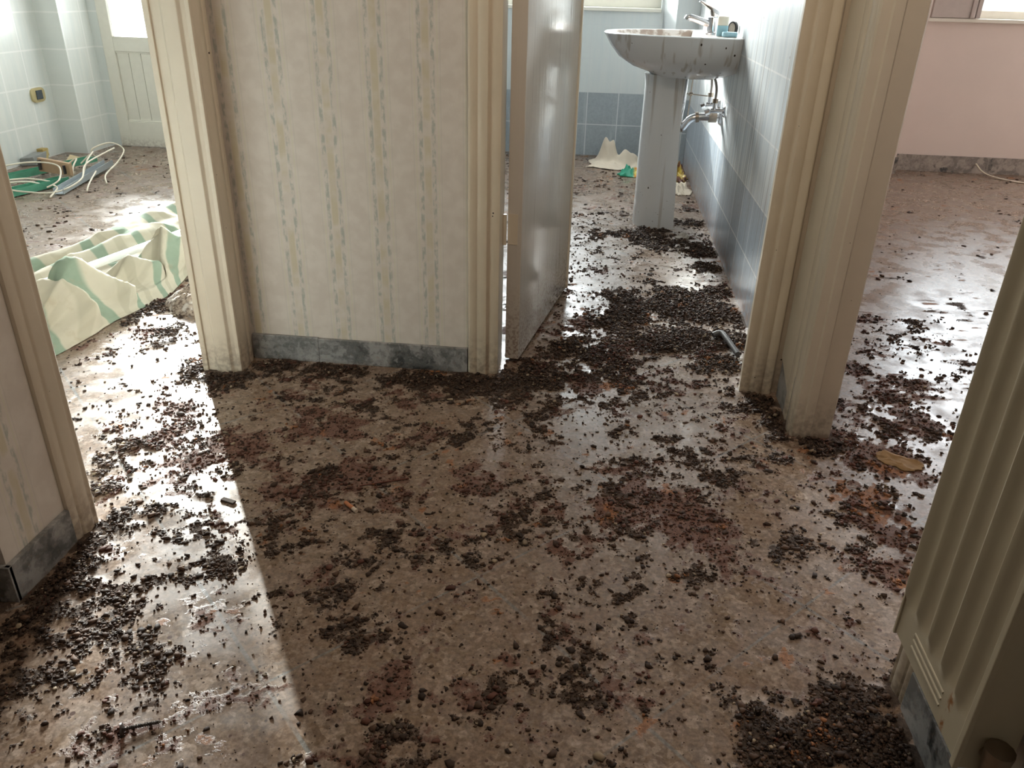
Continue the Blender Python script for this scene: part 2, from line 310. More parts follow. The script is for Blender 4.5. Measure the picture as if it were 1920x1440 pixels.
def blob(x, y, L):
    g = np.zeros_like(x)
    for bx, by, r, s in L: g = np.maximum(g, s * np.exp(-(((x-bx)**2 + (y-by)**2) / (r*r)) * 0.9))
    return g
def zone(x, y):
    kit = x < -1.02; bath = (x > -1.0) & (x < 0.56) & (y > 2.05); rr = x > 0.6
    T = np.where(kit, 0.60, np.where(bath, 0.60, np.where(rr, 0.585, 0.55)))
    T = T + 0.05 * sstep(2.0, 4.0, y) * rr
    return T
def fields(x, y):
    n = fbm(x, y, 9, 0, 4); n2 = fbm(x + 7, y - 3, 30, 2, 3); n3 = fbm(x - 2, y + 5, 75, 4, 2); m = 0.42*n + 0.34*n2 + 0.24*n3
    low = fbm(x, y, 2.2, 5, 2) - 0.5
    gd = blob(x, y, DK); gr = blob(x, y, RD); go = blob(x, y, OR)
    T = zone(x, y)
    D = sstep(T - 0.05, T + 0.13, m + 0.10*low + np.where((x > -.24) & (y > 2.05) & (x < .55), .37, .30)*gd*(0.45 + 1.1*(n2-0.2)))
    nr = 0.42*fbm(x - 5, y + 9, 8, 3, 4) + 0.33*fbm(x, y, 30, 6, 3) + 0.25*fbm(x, y, 80, 1, 2)
    Rr = sstep(0.50, 0.68, nr + 0.24*gr + 0.06*low - 0.02 - 0.07*sstep(0.85, 1.3, x) - 0.03*sstep(2.6, 3.4, y))
    Oo = sstep(0.62, 0.78, 0.5*fbm(x + 3, y + 3, 14, 1, 4) + 0.5*fbm(x, y, 40, 4, 3) + 0.24*go)
    return D, Rr, Oo, gd

# ------------------------------------------------------------------ floor (one mesh; dirt coverage stored per vertex, grain added by the material)
def axis(lst):
    out = []
    for a, b, s in lst: out += list(np.arange(a, b - 1e-6, s))
    return np.array(out + [lst[-1][1]])
gx = axis([(-3.35, -1.75, 0.03), (-1.75, 0.95, 0.009), (0.95, 3.7, 0.03)]); gy = axis([(-1.6, 0.5, 0.06), (0.5, 3.0, 0.009), (3.0, 5.45, 0.025)])
X, Y = np.meshgrid(gx, gy); nx, ny = len(gx), len(gy)
D, Rr, Oo, gd = fields(X.ravel(), Y.ravel())
Z = 0.006 * D * fbm(X.ravel(), Y.ravel(), 60, 3, 3) * (gd > 0.25)
me = bpy.data.meshes.new('floor'); nv = nx * ny
idx = np.arange(nv).reshape(ny, nx)
F = np.stack([idx[:-1, :-1], idx[:-1, 1:], idx[1:, 1:], idx[1:, :-1]], -1).reshape(-1, 4)
me.vertices.add(nv); me.vertices.foreach_set('co', np.stack([X.ravel(), Y.ravel(), Z], 1).astype(np.float32).ravel())
me.loops.add(F.size); me.loops.foreach_set('vertex_index', F.ravel().astype(np.int32))
me.polygons.add(len(F)); me.polygons.foreach_set('loop_start', np.arange(0, F.size, 4, dtype=np.int32))
me.update(calc_edges=True)
at = me.attributes.new('dirt', 'FLOAT_COLOR', 'POINT'); at.data.foreach_set('color', np.stack([D, Rr, Oo, np.ones_like(D)], 1).astype(np.float32).ravel())

def floor_mat():
    t = NT('terrazzo_floor'); p, x, y, z = t.pos()
    a = t.n('ShaderNodeAttribute', dict(attribute_name='dirt')); s = t.n('ShaderNodeSeparateColor', None, i0=a.outputs['Color'])
    v1 = t.vor(p, 34); v2 = t.vor(p, 95)
    c1 = t.n('ShaderNodeSeparateColor', None, i0=v1.outputs['Color']); c2 = t.n('ShaderNodeSeparateColor', None, i0=v2.outputs['Color'])
    wp = t.mix(t.noise(p, 3, 3), (0.165, 0.115, 0.078), (0.235, 0.172, 0.124))
    chips = t.mix(c1.outputs[0], (0.15, 0.11, 0.085), (0.42, 0.34, 0.28))
    e = t.math('MULTIPLY', t.ramp(v1.outputs['Distance'], 0.55, 0.40), t.math('GREATER_THAN', c1.outputs[1], 0.45))
    c = t.mix(t.math('MULTIPLY', e, 0.6), wp, chips)
    ch2 = t.mix(c2.outputs[0], (0.10, 0.07, 0.055), (0.46, 0.38, 0.32))
    c = t.mix(t.math('MULTIPLY', t.math('GREATER_THAN', c2.outputs[1], 0.5), 0.5), c, ch2)
    q = 0.7071
    def joint(dv, off, per, w):
        f = t.math('ABSOLUTE', t.math('SUBTRACT', t.math('FRACT', t.math('ADD', t.math('DIVIDE', t.math('SUBTRACT', dv, off), per), 40.5)), 0.5))
        return t.ramp(t.math('MULTIPLY', f, per), w, w*0.6)
    sxy = t.math('MULTIPLY', t.math('ADD', x, y), q); dxy = t.math('MULTIPLY', t.math('SUBTRACT', x, y), q)
    j = t.math('MAXIMUM', joint(sxy, 0.275, 0.4245, 0.0042), joint(dxy, -0.09, 0.4245, 0.003))
    jm = t.math('MULTIPLY', j, t.ramp(t.noise(p, 5, 3), 0.33, 0.50))
    c = t.mix(t.math('MULTIPLY', jm, 0.75), c, (0.185, 0.20, 0.205))
    g1 = t.noise(p, 210, 4, 0.65); g2 = t.noise(p, 75, 4, 0.6)
    gn = t.math('MULTIPLY', t.math('SUBTRACT', t.math('ADD', t.math('MULTIPLY', g1, 0.6), t.math('MULTIPLY', g2, 0.4)), 0.5), 1.9)
    Rm = t.ramp(t.math('ADD', s.outputs[1], gn), 0.20, 0.85); Om = t.ramp(t.math('ADD', s.outputs[2], gn), 0.35, 0.75); Dm = t.ramp(t.math('ADD', s.outputs[0], t.math('MULTIPLY', gn, 1.25)), 0.42, 0.72)
    film = t.math('MULTIPLY', t.ramp(t.noise(p, 13, 5), 0.36, 0.70), 0.6)
    c = t.mix(film, c, (0.22, 0.15, 0.11))
    red = t.mix(g2, (0.085, 0.032, 0.022), (0.17, 0.075, 0.05)); org = t.mix(g2, (0.26, 0.09, 0.03), (0.36, 0.17, 0.07)); dk = t.mix(g1, (0.022, 0.014, 0.010), (0.085, 0.055, 0.038))
    c = t.mix(t.math('MULTIPLY', Rm, 0.8), c, red); c = t.mix(t.math('MULTIPLY', Om, 0.7), c, org); c = t.mix(t.math('MULTIPLY', Dm, 0.93), c, dk)
    c = t.mix(1.0, c, t.mix(t.ramp(t.noise(p, 120, 4, 0.7), 0.30, 0.70), (0.58, 0.54, 0.50), (1.28, 1.28, 1.28)), 'MULTIPLY')
    c = t.mix(t.specks(p, 120, 0.30, 0.30), c, (0.055, 0.032, 0.022))
    c = t.mix(t.specks(p, 60, 0.16, 0.26), c, (0.07, 0.03, 0.02))
    dirt = t.math('MAXIMUM', Dm, t.math('MULTIPLY', t.math('MAXIMUM', Rm, Om), 0.75))
    ro = t.math('ADD', t.math('MULTIPLY', dirt, 0.6), t.ramp(t.noise(p, 10, 5), 0.35, 0.7, 0.20, 0.46), clamp=True)
    t.bump(t.math('MULTIPLY', t.math('MULTIPLY', dirt, g1), 1.0), 0.5, 0.003)
    return t.fin(c, ro, 0, 0.5)
me.materials.append(floor_mat())
fo = bpy.data.objects.new('floor', me); col.objects.link(fo)
struct(fo, 'terrazzo floor covered in brown droppings and stains', 'floor')

# ------------------------------------------------------------------ loose granules lying on the floor
PH = (1 + 5**0.5) / 2
ICO = np.array([(-1,PH,0),(1,PH,0),(-1,-PH,0),(1,-PH,0),(0,-1,PH),(0,1,PH),(0,-1,-PH),(0,1,-PH),(PH,0,-1),(PH,0,1),(-PH,0,-1),(-PH,0,1)]) / math.sqrt(1 + PH*PH)
ICF = np.array([(0,11,5),(0,5,1),(0,1,7),(0,7,10),(0,10,11),(1,5,9),(5,11,4),(11,10,2),(10,7,6),(7,1,8),(3,9,4),(3,4,2),(3,2,6),(3,6,8),(3,8,9),(4,9,5),(2,4,11),(6,2,10),(8,6,7),(9,8,1)])
def solid(x, y):                                                 # where walls and frames stand: no granules
    b = np.zeros(x.shape, bool)
    def r(x0, x1, y0, y1):
        nonlocal b; b |= (x > x0) & (x < x1) & (y > y0) & (y < y1)
    r(-9, -0.955, -9, 1.235); r(-1.075, -0.955, 1.9, 5.5); r(-1.0, -0.235, 2.01, 2.15); r(0.425, 0.64, 1.998, 2.058); r(0.529, 0.64, 1.998, 6); r(0.52, 0.64, 1.78, 6); r(0.515, 0.66, -9, 1.0)
    r(0.3, 1.84, 5.1, 6); r(-9, 9, 5.36, 9); r(-9, -3.29, -9, 9); r(-9, -3.11, 4.7, 9); r(0.17, 0.38, 3.66, 3.92); r(-3.5, -1.0, 4.97, 9)
    du = (x + 1.80)*.239 + (y - 2.31)*.971; dv = (x + 1.80)*.971 - (y - 2.31)*.239     # under the curtain
    b |= (du > -.65) & (du < 1.8) & (dv < .35 - .07*sstep(-.3, .3, du) - .16*sstep(.2, .75, du)) & (dv > -(.32 + .10*sstep(.2, .9, du) + .22*sstep(.9, 1.5, du)))
    for bx, by, rx, ry in ((-1.285, 2.40, .13, .09), (.12, 5.17, .13, .12), (.215, 4.85, .07, .06), (.455, 4.5, .06, .11), (.478, 4.8, .045, .09), (.765, 1.70, .05, .035), (-2.9, 3.9, .15, .45)):
        b |= ((x - bx)/rx)**2 + ((y - by)/ry)**2 < 1
    return b
def scatter(n, x0, x1, y0, y1, r0, r1, power, flat, bias=0.0):
    x = rng.uniform(x0, x1, n); y = rng.uniform(y0, y1, n)
    D, Rr, Oo, gd = fields(x, y)
    pr = np.clip(np.maximum(D, 0.45*Rr) ** power + bias, 0, 1)
    k = (rng.random(n) < pr) & ~solid(x, y); x, y, D, Oo, gd, Rr = x[k], y[k], D[k], Oo[k], gd[k], Rr[k]
    r = r0 + (r1 - r0) * rng.random(len(x)) ** 2.6
    h = flat * r * rng.uniform(0.6, 1.2, len(x))
    z = h*0.55 + 0.006 * D * fbm(x, y, 60, 3, 3) * (gd > 0.25) + rng.random(len(x)) ** 2 * 0.009 * (gd > 0.55) * D
    return x, y, z, r, h, Oo, Rr
parts = [scatter(170000, -1.15, 0.62, 0.55, 2.05, 0.0009, 0.0036, 1.3, 0.75, 0.02),
         scatter(26000, -1.15, 0.62, 0.55, 2.05, 0.0028, 0.0075, 1.7, 0.6, 0.012),
         scatter(80000, -0.24, 0.545, 2.03, 3.9, 0.0016, 0.0058, 1.2, 0.75, 0.015),
         scatter(9000, -0.9, 0.545, 3.3, 5.36, 0.003, 0.011, 1.2, 0.5, 0.004),
         scatter(45000, -1.75, -0.95, 1.24, 2.9, 0.0015, 0.006, 1.2, 0.75, 0.006),
         scatter(16000, -3.2, -1.1, 2.2, 4.98, 0.003, 0.010, 1.2, 0.5, 0.006),
         scatter(45000, 0.55, 1.3, 0.98, 2.7, 0.0015, 0.0065, 1.2, 0.7, 0.004),
         scatter(12000, 0.7, 3.5, 2.4, 5.36, 0.003, 0.011, 1.2, 0.5, 0.006)]
gxx, gyy, gzz, grr, ghh, goo, grd = [np.concatenate([p[i] for p in parts]) for i in range(7)]
N = len(gxx); print('granules', N)
jit = rng.uniform(0.35, 1.45, (N, 12, 1)); ang = rng.uniform(0, 6.283, N); el = rng.uniform(0.7, 1.5, N)
B = ICO[None] * jit
bx = B[:, :, 0] * (grr * el)[:, None]; by = B[:, :, 1] * grr[:, None]
ca, sa = np.cos(ang)[:, None], np.sin(ang)[:, None]
V = np.stack([bx*ca - by*sa + gxx[:, None], bx*sa + by*ca + gyy[:, None], B[:, :, 2]*ghh[:, None] + gzz[:, None]], -1).reshape(-1, 3)
FF = (ICF[None] + 12*np.arange(N)[:, None, None]).reshape(-1, 3)
me = bpy.data.meshes.new('dirt_granules'); me.vertices.add(len(V)); me.vertices.foreach_set('co', V.astype(np.float32).ravel())
me.loops.add(FF.size); me.loops.foreach_set('vertex_index', FF.ravel().astype(np.int32))
me.polygons.add(len(FF)); me.polygons.foreach_set('loop_start', np.arange(0, FF.size, 3, dtype=np.int32)); me.update(calc_edges=True)
tone = rng.random(N)
C = np.stack([0.026 + 0.085*tone**2, 0.015 + 0.048*tone**2, 0.010 + 0.030*tone**2], 1)
pale = rng.random(N) < 0.035; C[pale] = np.array([0.34, 0.27, 0.19]) * rng.uniform(0.5, 1.15, (pale.sum(), 1))
rdm = (rng.random(N) < 0.55) & (grd > 0.4); C[rdm] = np.array([0.10, 0.04, 0.027]) * rng.uniform(0.5, 1.2, (rdm.sum(), 1))
om = (rng.random(N) < 0.6) & (goo > 0.4); C[om] = np.array([0.26, 0.11, 0.045]) * rng.uniform(0.5, 1.2, (om.sum(), 1))
at = me.attributes.new('tone', 'FLOAT_COLOR', 'POINT'); at.data.foreach_set('color', np.repeat(np.concatenate([C, np.ones((N, 1))], 1), 12, 0).astype(np.float32).ravel())
t = NT('granule'); a = t.n('ShaderNodeAttribute', dict(attribute_name='tone')); me.materials.append(t.fin(a.outputs['Color'], 0.75, 0, 0.35))
go_ = bpy.data.objects.new('dirt_granules', me); col.objects.link(go_)
tag(go_, 'loose dark brown droppings and grit strewn over the floor', 'droppings', kind='stuff')

# ------------------------------------------------------------------ walls
def wall(name, b, mat, label): return struct(b.build(name, mat), label, 'wall')
wall('wall_end', MB().box(XL, -0.262, YC, YC + 0.09, 0, HT), M['wp_end'], 'striped wallpaper wall between the two front doorways')
wall('wall_left', MB().box(-1.06, XL, YC, 5.36, 0, HT), M['tile_kit_y'], 'partition wall running back between kitchen and bathroom')
wall('wall_left_stub', MB().box(-1.06, XL, 0.985, 1.2, 0, HT).box(-2.6, -1.06, 0.985, 1.12, 0, HT), M['wp_side'], 'striped wallpaper wall end at the left edge of the photo')
wall('wall_kitchen_back', MB().box(-3.33, -1.06, 1.12, 1.2, 0, HT), M['tile_kit_x'], 'kitchen wall behind the left wallpaper wall')
wall('wall_kitchen_left', MB().box(-3.43, -3.33, 1.12, 5.36, 0, HT).box(-3.33, -3.18, 4.74, 5.10, 0, HT), M['tile_kit_y'], 'white tiled kitchen wall with pilaster on the left')
wall('wall_kitchen_far', MB().box(-3.18, -3.12, 5.03, 5.12, 0, HT).box(-1.7, -1.06, 5.03, 5.12, 0, HT).box(-3.12, -1.7, 5.03, 5.12, 2.15, HT), M['tile_kit_x'], 'far kitchen wall around the balcony door')
YF = 5.423
wall('wall_bathroom_far', MB().box(-0.98, -0.75, YF, YF+.25, 0, HT).box(-0.75, 0.32, YF, YF+.25, 0, 0.872).box(-0.75, 0.32, YF, YF+.25, 2.1, HT).prism([(0.334, YF), (0.398, 5.2), (XR, 5.2), (XR, YF+.25), (0.32, YF+.25), (0.32, YF)], 0, HT), M['tile_bath_x'], 'blue and pale tiled far wall of the bathroom')
wall('wall_bathroom_left', MB().box(-0.978, -0.93, YC + 0.09, YF, 0, HT), M['tile_bath_y'], 'bathroom side of the partition wall')
wall('wall_right_tiled', MB().box(XR - 0.013, XR, 2.06, 5.2, 0, HT), M['tile_bath_y'], 'tiled right wall of the bathroom beside the washbasin')
wall('wall_right', MB().box(XR, 0.61, 1.80, 5.7, 0, HT), M['pink'], 'wall between the bathroom and the pink room')
wall('wall_right_near', MB().box(XR, 0.61, -1.5, 0.97, 0, HT), M['wp_side'], 'corridor wall behind the radiator')
YR = 5.391
wall('wall_pink_far', MB().box(0.61, 2.15, YR, YR+.2, 0, HT).box(2.15, 3.4, YR, YR+.2, 0, 0.865).box(3.4, 3.8, YR, YR+.2, 0, HT).box(2.15, 3.4, YR, YR+.2, 2.1, HT).box(0.61, 1.842, 5.26, YR, 0, HT), M['pink'], 'pink wall below the window in the right room')
wall('wall_pink_right', MB().box(3.6, 3.8, -0.4, YR, 0, HT), M['pink'], 'right side wall of the pink room')
wall('wall_pink_near', MB().box(0.61, 3.6, -0.5, -0.4, 0, HT), M['pink'], 'near wall of the pink room')
wall('wall_back', MB().box(-2.7, 0.7, -1.6, -1.5, 0, HT), M['plaster'], 'unseen corridor wall behind the viewpoint, added to block sky light')  # out of view, added to keep sky light out of the corridor
wall('wall_hall_left', MB().box(-2.7, -2.6, -1.5, 1.2, 0, HT), M['plaster'], 'unseen hall wall far to the left, added to block sky light')  # unseen too, added to close the hall side against the sky
struct(MB().box(-3.5, 3.8, -1.6, 5.7, HT, HT + 0.08).build('ceiling', M['plaster']), 'white ceiling over all the rooms', 'ceiling')

# ------------------------------------------------------------------ skirtings
def skirt(name, b, mat, label): return struct(b.build(name, mat, bevel=0.0015), label, 'skirting board')
skirt('baseboard_end', MB().box(-0.968, -0.77, YC-.011, YC-.0005, 0, .077).box(-0.7695, -0.333, YC-.011, YC-.0005, 0, .075), M['skirt'], 'grey marble skirting under the striped end wall')
skirt('baseboard_left', MB().box(XL+.0005, XL+.0115, .976, 1.148, 0, .078).box(-2.5, XL+.0115, .974, .9845, 0, .078), M['skirt'], 'grey marble skirting on the left wall end')
skirt('baseboard_right', MB().box(XR-.014, XR-.0005, -1.4, 0.943, 0, .078), M['skirt'], 'grey marble skirting below the radiator')
skirt('baseboard_pink', MB().box(1.8425, 3.59, YR-.014, YR-.0005, 0, .10), M['skirt2'], 'dusty grey skirting along the pink wall')
skirt('baseboard_jut', MB().box(0.7, 1.852, 5.246, 5.2595, 0, .10), M['skirt2'], 'short dusty skirting on the jutting pink wall corner')

# ------------------------------------------------------------------ door frames
HD = 2.08
def frame_obj(name, b, mat, label): return struct(b.build(name, mat, bevel=0.002, smooth=True), label, 'door frame')
def casing_x(xf, ys, ye, out, zt):      # moulded board on a wall facing +X (out = 1) or -X; profile across Y
    d = ye - ys
    pr = [(0, 0), (0, .55), (.10, .75), (.24, .8), (.30, .55), (.36, .85), (.55, 1), (.72, 1), (.80, .72), (.86, .72), (.92, .95), (1, .8), (1, 0)]
    return [(xf + out*h*0.016, ys + u*d, 0) for u, h in pr]
b = MB()                                                        # kitchen doorway in the left wall
b.extrude(casing_x(XL, 1.149, 1.218, 1, HD), (0, 0, HD + .07))
b.extrude(casing_x(XL, 2.018, 1.925, 1, HD), (0, 0, HD + .07))
b.box(-1.07, XL + .002, 1.2, 1.222, 0, HD)
b.extrude([(XL + .013, 1.926, 0), (XL+.013, 1.934, 0), (XL - .002, 1.945, 0), (-1.06, 1.945, 0), (-1.06, 1.922, 0), (-1.035, 1.922, 0), (-1.03, 1.916, 0), (-.992, 1.916, 0), (-.986, 1.924, 0)], (0, 0, HD))
b.box(-1.075, -1.06, 1.916, 2.0, 0, HD + .07); b.box(-1.075, -1.06, 1.15, 1.222, 0, HD + .07)
b.box(-1.075, XL + .013, 1.15, 2.018, HD, HD + .07)
frame_obj('trim_1', b, M['cream'], 'cream moulded frame of the kitchen doorway on the left')
wall('wall_left_return', MB().box(-1.06, XL, 1.9455, YC, 0, HT).box(-1.06, XL, 1.2, 1.9455, HD + .07, HT), M['wp_side'], 'narrow wall strip beside the kitchen doorway')

def casing_y(x0, x1, yf, t=.016):       # moulded board on a wall facing -Y; profile across X
    d = x1 - x0
    pr = [(0, 0), (0, .8), (.05, 1), (.22, 1), (.30, .75), (.36, .95), (.60, .95), (.66, .45), (.72, .45), (.78, .6), (1, .5), (1, 0)]
    return [(x0 + u*d, yf - h*t, 0) for u, h in pr]
b = MB()                                                        # bathroom doorway in the end wall
b.extrude(casing_y(-.330, -.246, YC), (0, 0, HD + .07)); b.box(-.262, -.247, YC - .004, YC + .1, 0, HD)
b.extrude(casing_y(.521, .436, YC, .016), (0, 0, HD + .07)); b.box(.438, .54, YC - .004, YC + .022, 0, HD)
b.box(-.33, .526, YC - .014, YC + .022, HD, HD + .07)
frame_obj('trim_2', b, M['cream_dirty'], 'cream moulded frame of the bathroom doorway, stained at the foot')
wall('wall_end_lintel', MB().box(-.262, XR, YC + .001, YC + .09, HD + .07, HT), M['wp_end'], 'wall above the bathroom doorway')

b = MB()                                                        # doorway of the pink room in the right wall
xo = XR - .0145
prof = [(1.792, 0, 0)]
bd = [(2.012, 0), (1.9005, 0), (1.8995, 0), (1.872, 0), (1.857, -.009), (1.846, -.009), (1.840, .003), (1.828, .006), (1.812, .005), (1.80, .001), (1.795, -.003)]
pz = []
for (ya, da), (yb, db) in zip(bd[:-1], bd[1:]):                  # wide board scribed around the skirting
    def zlow(y): return 0.0 if y < 1.9 else 0.07 + (y - 1.9) * 0.45
    za, zb = zlow(ya), zlow(yb)
    b.add([(xo - da, ya, za), (xo - db, yb, zb), (xo - db, yb, HD + .07), (xo - da, ya, HD + .07), (XR, ya, za), (XR, yb, zb), (XR, yb, HD + .07), (XR, ya, HD + .07)],
          [(0, 1, 2, 3), (7, 6, 5, 4), (0, 4, 5, 1), (3, 2, 6, 7), (0, 3, 7, 4), (1, 5, 6, 2)])
b.extrude([(xo - .002, 1.796, 0), (xo + .002, 1.789, 0), (.552, 1.789, 0), (.555, 1.784, 0), (.575, 1.784, 0), (.579, 1.79, 0), (.622, 1.79, 0), (.626, 1.794, 0), (.626, 1.86, 0), (.612, 1.86, 0), (.612, 1.81, 0), (xo - .002, 1.81, 0)], (0, 0, HD + .0))
b.extrude(casing_x(XR, .945, 1.0, -1, HD), (0, 0, HD + .07)); b.box(XR - .002, .62, .97, .99, 0, HD); b.box(XR - .014, .626, .945, 1.86, HD, HD + .07)
frame_obj('trim_3', b, M['cream'], 'cream moulded frame of the pink room doorway with notched wide board')
wall('wall_right_lintel', MB().box(XR + .001, .61, .97, 1.8, HD + .07, HT), M['pink'], 'wall above the pink room doorway')
skirt('baseboard_notch', MB().box(XR - .011, XR - .0005, 1.85, 2.012, 0, .13), M['skirt'], 'stub of grey skirting in the notch between the two right frames')

# ------------------------------------------------------------------ bathroom door leaf, standing open
dr = empty('door_1', (-.236, 2.115, .012))
struct(dr, 'open glossy off-white bathroom door hinged on the left', 'door')
ux, uy = .1637, .9865; nxn, nyn = .9865, -.1637
def dl(a, t, z): return (-.236 + ux*a + nxn*t, 2.115 + uy*a + nyn*t, z)
b = MB(); L_, T_ = .655, .042
b.extrude([dl(0, 0, .012), dl(0, T_, .012), dl(L_, T_, .012), dl(L_, 0, .012)], (0, 0, 2.05))
leaf = b.build('leaf', M['door'], dr, bevel=0.004, smooth=True)
b = MB().extrude([dl(L_, -.004, .012), dl(L_, T_ + .006, .012), dl(L_ + .012, T_ + .006, .012), dl(L_ + .012, -.004, .012)], (0, 0, 2.05))
b.build('edge_strip', M['cream'], dr, bevel=.003)
for zz in (.36, 1.7):
    hb = MB().tube([(-.2425, 2.106, zz), (-.2425, 2.106, zz + .085)], .006, 10).build('hinge', M['cream'], dr, smooth=True)
    MB().extrude([dl(-.0012, .002, zz), dl(-.0012, .03, zz), dl(.0008, .03, zz), dl(.0008, .002, zz)], (0, 0, .085)).build('hinge_plate', M['cream'], hb)
hd = MB().tube(spline([dl(.59, T_, 1.03), dl(.59, T_ + .045, 1.03), dl(.56, T_ + .055, 1.03), dl(.47, T_ + .055, 1.03)], 5), .008, 10).build('handle', M['chrome'], dr, smooth=True)

# ------------------------------------------------------------------ kitchen balcony door
kd = empty('door_2', (-3.11, 5.03, 0)); struct(kd, 'white glazed balcony door with boarded lower panel', 'door')
b = MB()
y0, y1 = 5.022, 5.062
def kleaf(xa, xb, nm):
    f = MB().box(xa, xa+.072, y0, y1, .002, 2.145).box(xb-.072, xb, y0, y1, .002, 2.145).box(xa+.072, xb-.072, y0, y1, .002, .156).box(xa+.072, xb-.072, y0, y1, .576, .662).box(xa+.072, xb-.072, y0, y1, 2.05, 2.14)
    for z0 in (.156, .566):
        f.box(xa+.072, xb-.072, y0+.006, y1-.004, z0, z0+.01)
    fr = f.build('leaf_frame', M['white_wood'], kd, bevel=.003)
    n = 7; wd = (xb - xa - .144) / n; pb = MB()
    for i in range(n): pb.box(xa+.072+i*wd+.0015, xa+.072+(i+1)*wd-.0015, y0+.014, y1-.012, .156, .576)
    pb.box(xa+.072, xb-.072, y0+.02, y1-.014, .156, .576)
    pb.build('board_panel', M['white_wood'], fr, bevel=.0015)
    MB().box(xa+.072, xb-.072, 5.04, 5.044, .662, 2.05).build('pane', M['pane'], fr)
kleaf(-3.118, -2.42, 'a'); kleaf(-2.415, -1.705, 'b')

# ------------------------------------------------------------------ bathroom and pink room windows
wn = empty('window_1', (-.2, 5.5, .88)); struct(wn, 'bathroom window with white sill above the blue tiles', 'window')
MB().box(-.76, .318, YF-.02, YF+.24, .872, .892).build('sill', M['white_wood'], wn, bevel=.003)
fr = MB().box(-.75, .32, YF+.15, YF+.2, .892, .975).box(-.75, .32, YF+.15, YF+.2, 2.03, 2.1).box(-.75, -.68, YF+.15, YF+.2, .975, 2.03).box(.25, .32, YF+.15, YF+.2, .975, 2.03).box(-.25, -.18, YF+.15, YF+.2, .975, 2.03).build('frame', M['white_wood'], wn, bevel=.003)
MB().box(-.68, .25, YF+.172, YF+.176, .975, 2.03).build('pane', M['pane'], wn)
wn = empty('window_2', (2.7, 5.45, .88)); struct(wn, 'bright window of the pink room with its sill', 'window')
MB().box(1.87, 3.42, YR-.03, YR+.19, .866, .886).build('sill', M['white_wood'], wn, bevel=.003)
MB().box(2.15, 3.4, YR+.1, YR+.15, .886, .93).box(2.15, 3.4, YR+.1, YR+.15, 2.03, 2.1).box(2.15, 2.2, YR+.1, YR+.15, .93, 2.03).box(3.34, 3.4, YR+.1, YR+.15, .93, 2.03).box(2.75, 2.8, YR+.1, YR+.15, .93, 2.03).build('frame', M['white_wood'], wn, bevel=.003)
MB().box(2.2, 3.34, YR+.122, YR+.126, .93, 2.03).build('pane', M['pane'], wn)
sh = MB().box(1.885, 2.10, YR-.032, YR-.002, .888, 2.08).box(2.10, 2.125, YR-.04, YR-.002, .888, 2.08).box(2.135, 2.16, YR-.028, YR-.002, .888, 2.08).build('shutter_leaf', M['pink_wood'] if 'pink_wood' in M else simple('grey_pink_wood', (0.56, 0.50, 0.47), .5), wn, bevel=.004)

# ------------------------------------------------------------------ washbasin on pedestal
YB = 3.785
ws = empty('washbasin', (.30, YB, 0)); tag(ws, 'white pedestal washbasin with drip stains against the tiled wall', 'washbasin')
XW = XR - .0135
def bring(L, W, z, cx=None, n=36, p=2.35, back=XW, cyo=0):
    pts = []
    for i in range(n):                                           # rounded front
        a = math.pi * i / (n - 1); cx_, sx_ = math.cos(a), math.sin(a)
        x = back - L * (abs(sx_) ** (2/p)); y = YB + cyo + W * (1 if cx_ > 0 else -1) * (abs(cx_) ** (2/p))
        pts.append((x, y, z))
    return pts
R_ = [bring(.10, .09, .655, back=.36), bring(.235, .15, .662, back=.445), bring(.315, .20, .678, back=.50), bring(.415, .265, .70), bring(.475, .305, .735), bring(.515, .33, .78), bring(.540, .342, .82), bring(.547, .345, .83),
      bring(.540, .338, .834), bring(.528, .326, .834, back=XW)]
b = MB().rings(R_, True, False)
bowl = b.build('bowl', M['ceramic'], ws, smooth=True, recalc=True)
def inner(L, W, z, back, p=2.1, n=36):
    return bring(L, W, z, n=n, p=p, back=back)
top = bring(.528, .326, .834); 
I_ = [top, inner(.385, .295, .833, .398), inner(.375, .285, .826, .392), inner(.33, .24, .775, .37), inner(.24, .17, .725, .33), inner(.10, .07, .71, .27)]
MB().rings(I_, False, True).build('bowl_inside', M['ceramic_in'], ws, smooth=True)
def ped(z, x0, x1, wy):
    n = 20; pts = []
    for i in range(n):
        a = math.pi * i / (n - 1); c_, s_ = math.cos(a), math.sin(a)
        pts.append((x1 - (x1 - x0) * abs(s_) ** .55, YB + wy * (1 if c_ > 0 else -1) * abs(c_) ** .75, z))
    return pts
b = MB().rings([ped(0, .182, .366, .115), ped(.02, .182, .366, .115), ped(.35, .18, .352, .10), ped(.62, .182, .345, .095), ped(.668, .176, .35, .10)])
b.build('pedestal', M['ceramic'], ws, smooth=True)
YP = 3.70
fa = MB().tube([(.435, YP, .832), (.435, YP, .842), (.434, YP, .846), (.432, YP, .90)], [.026, .026, .021, .019], 16)
fc = fa.build('faucet', M['chrome'], ws, smooth=True)
MB().tube(spline([(.435, YP, .868), (.40, YP, .880), (.36, YP, .892), (.334, YP, .897), (.326, YP, .888)], 4), [.014]*17, 12).build('spout', M['chrome'], fc, smooth=True)
MB().extrude([(.452, YP-.016, .898), (.424, YP-.016, .903), (.418, YP-.013, .925), (.376, YP-.009, .953), (.368, YP-.007, .957), (.376, YP-.007, .962), (.425, YP-.013, .940), (.458, YP-.016, .922)], (0, .03, 0)).build('lever', M['chrome'], fc, bevel=.003, smooth=True)

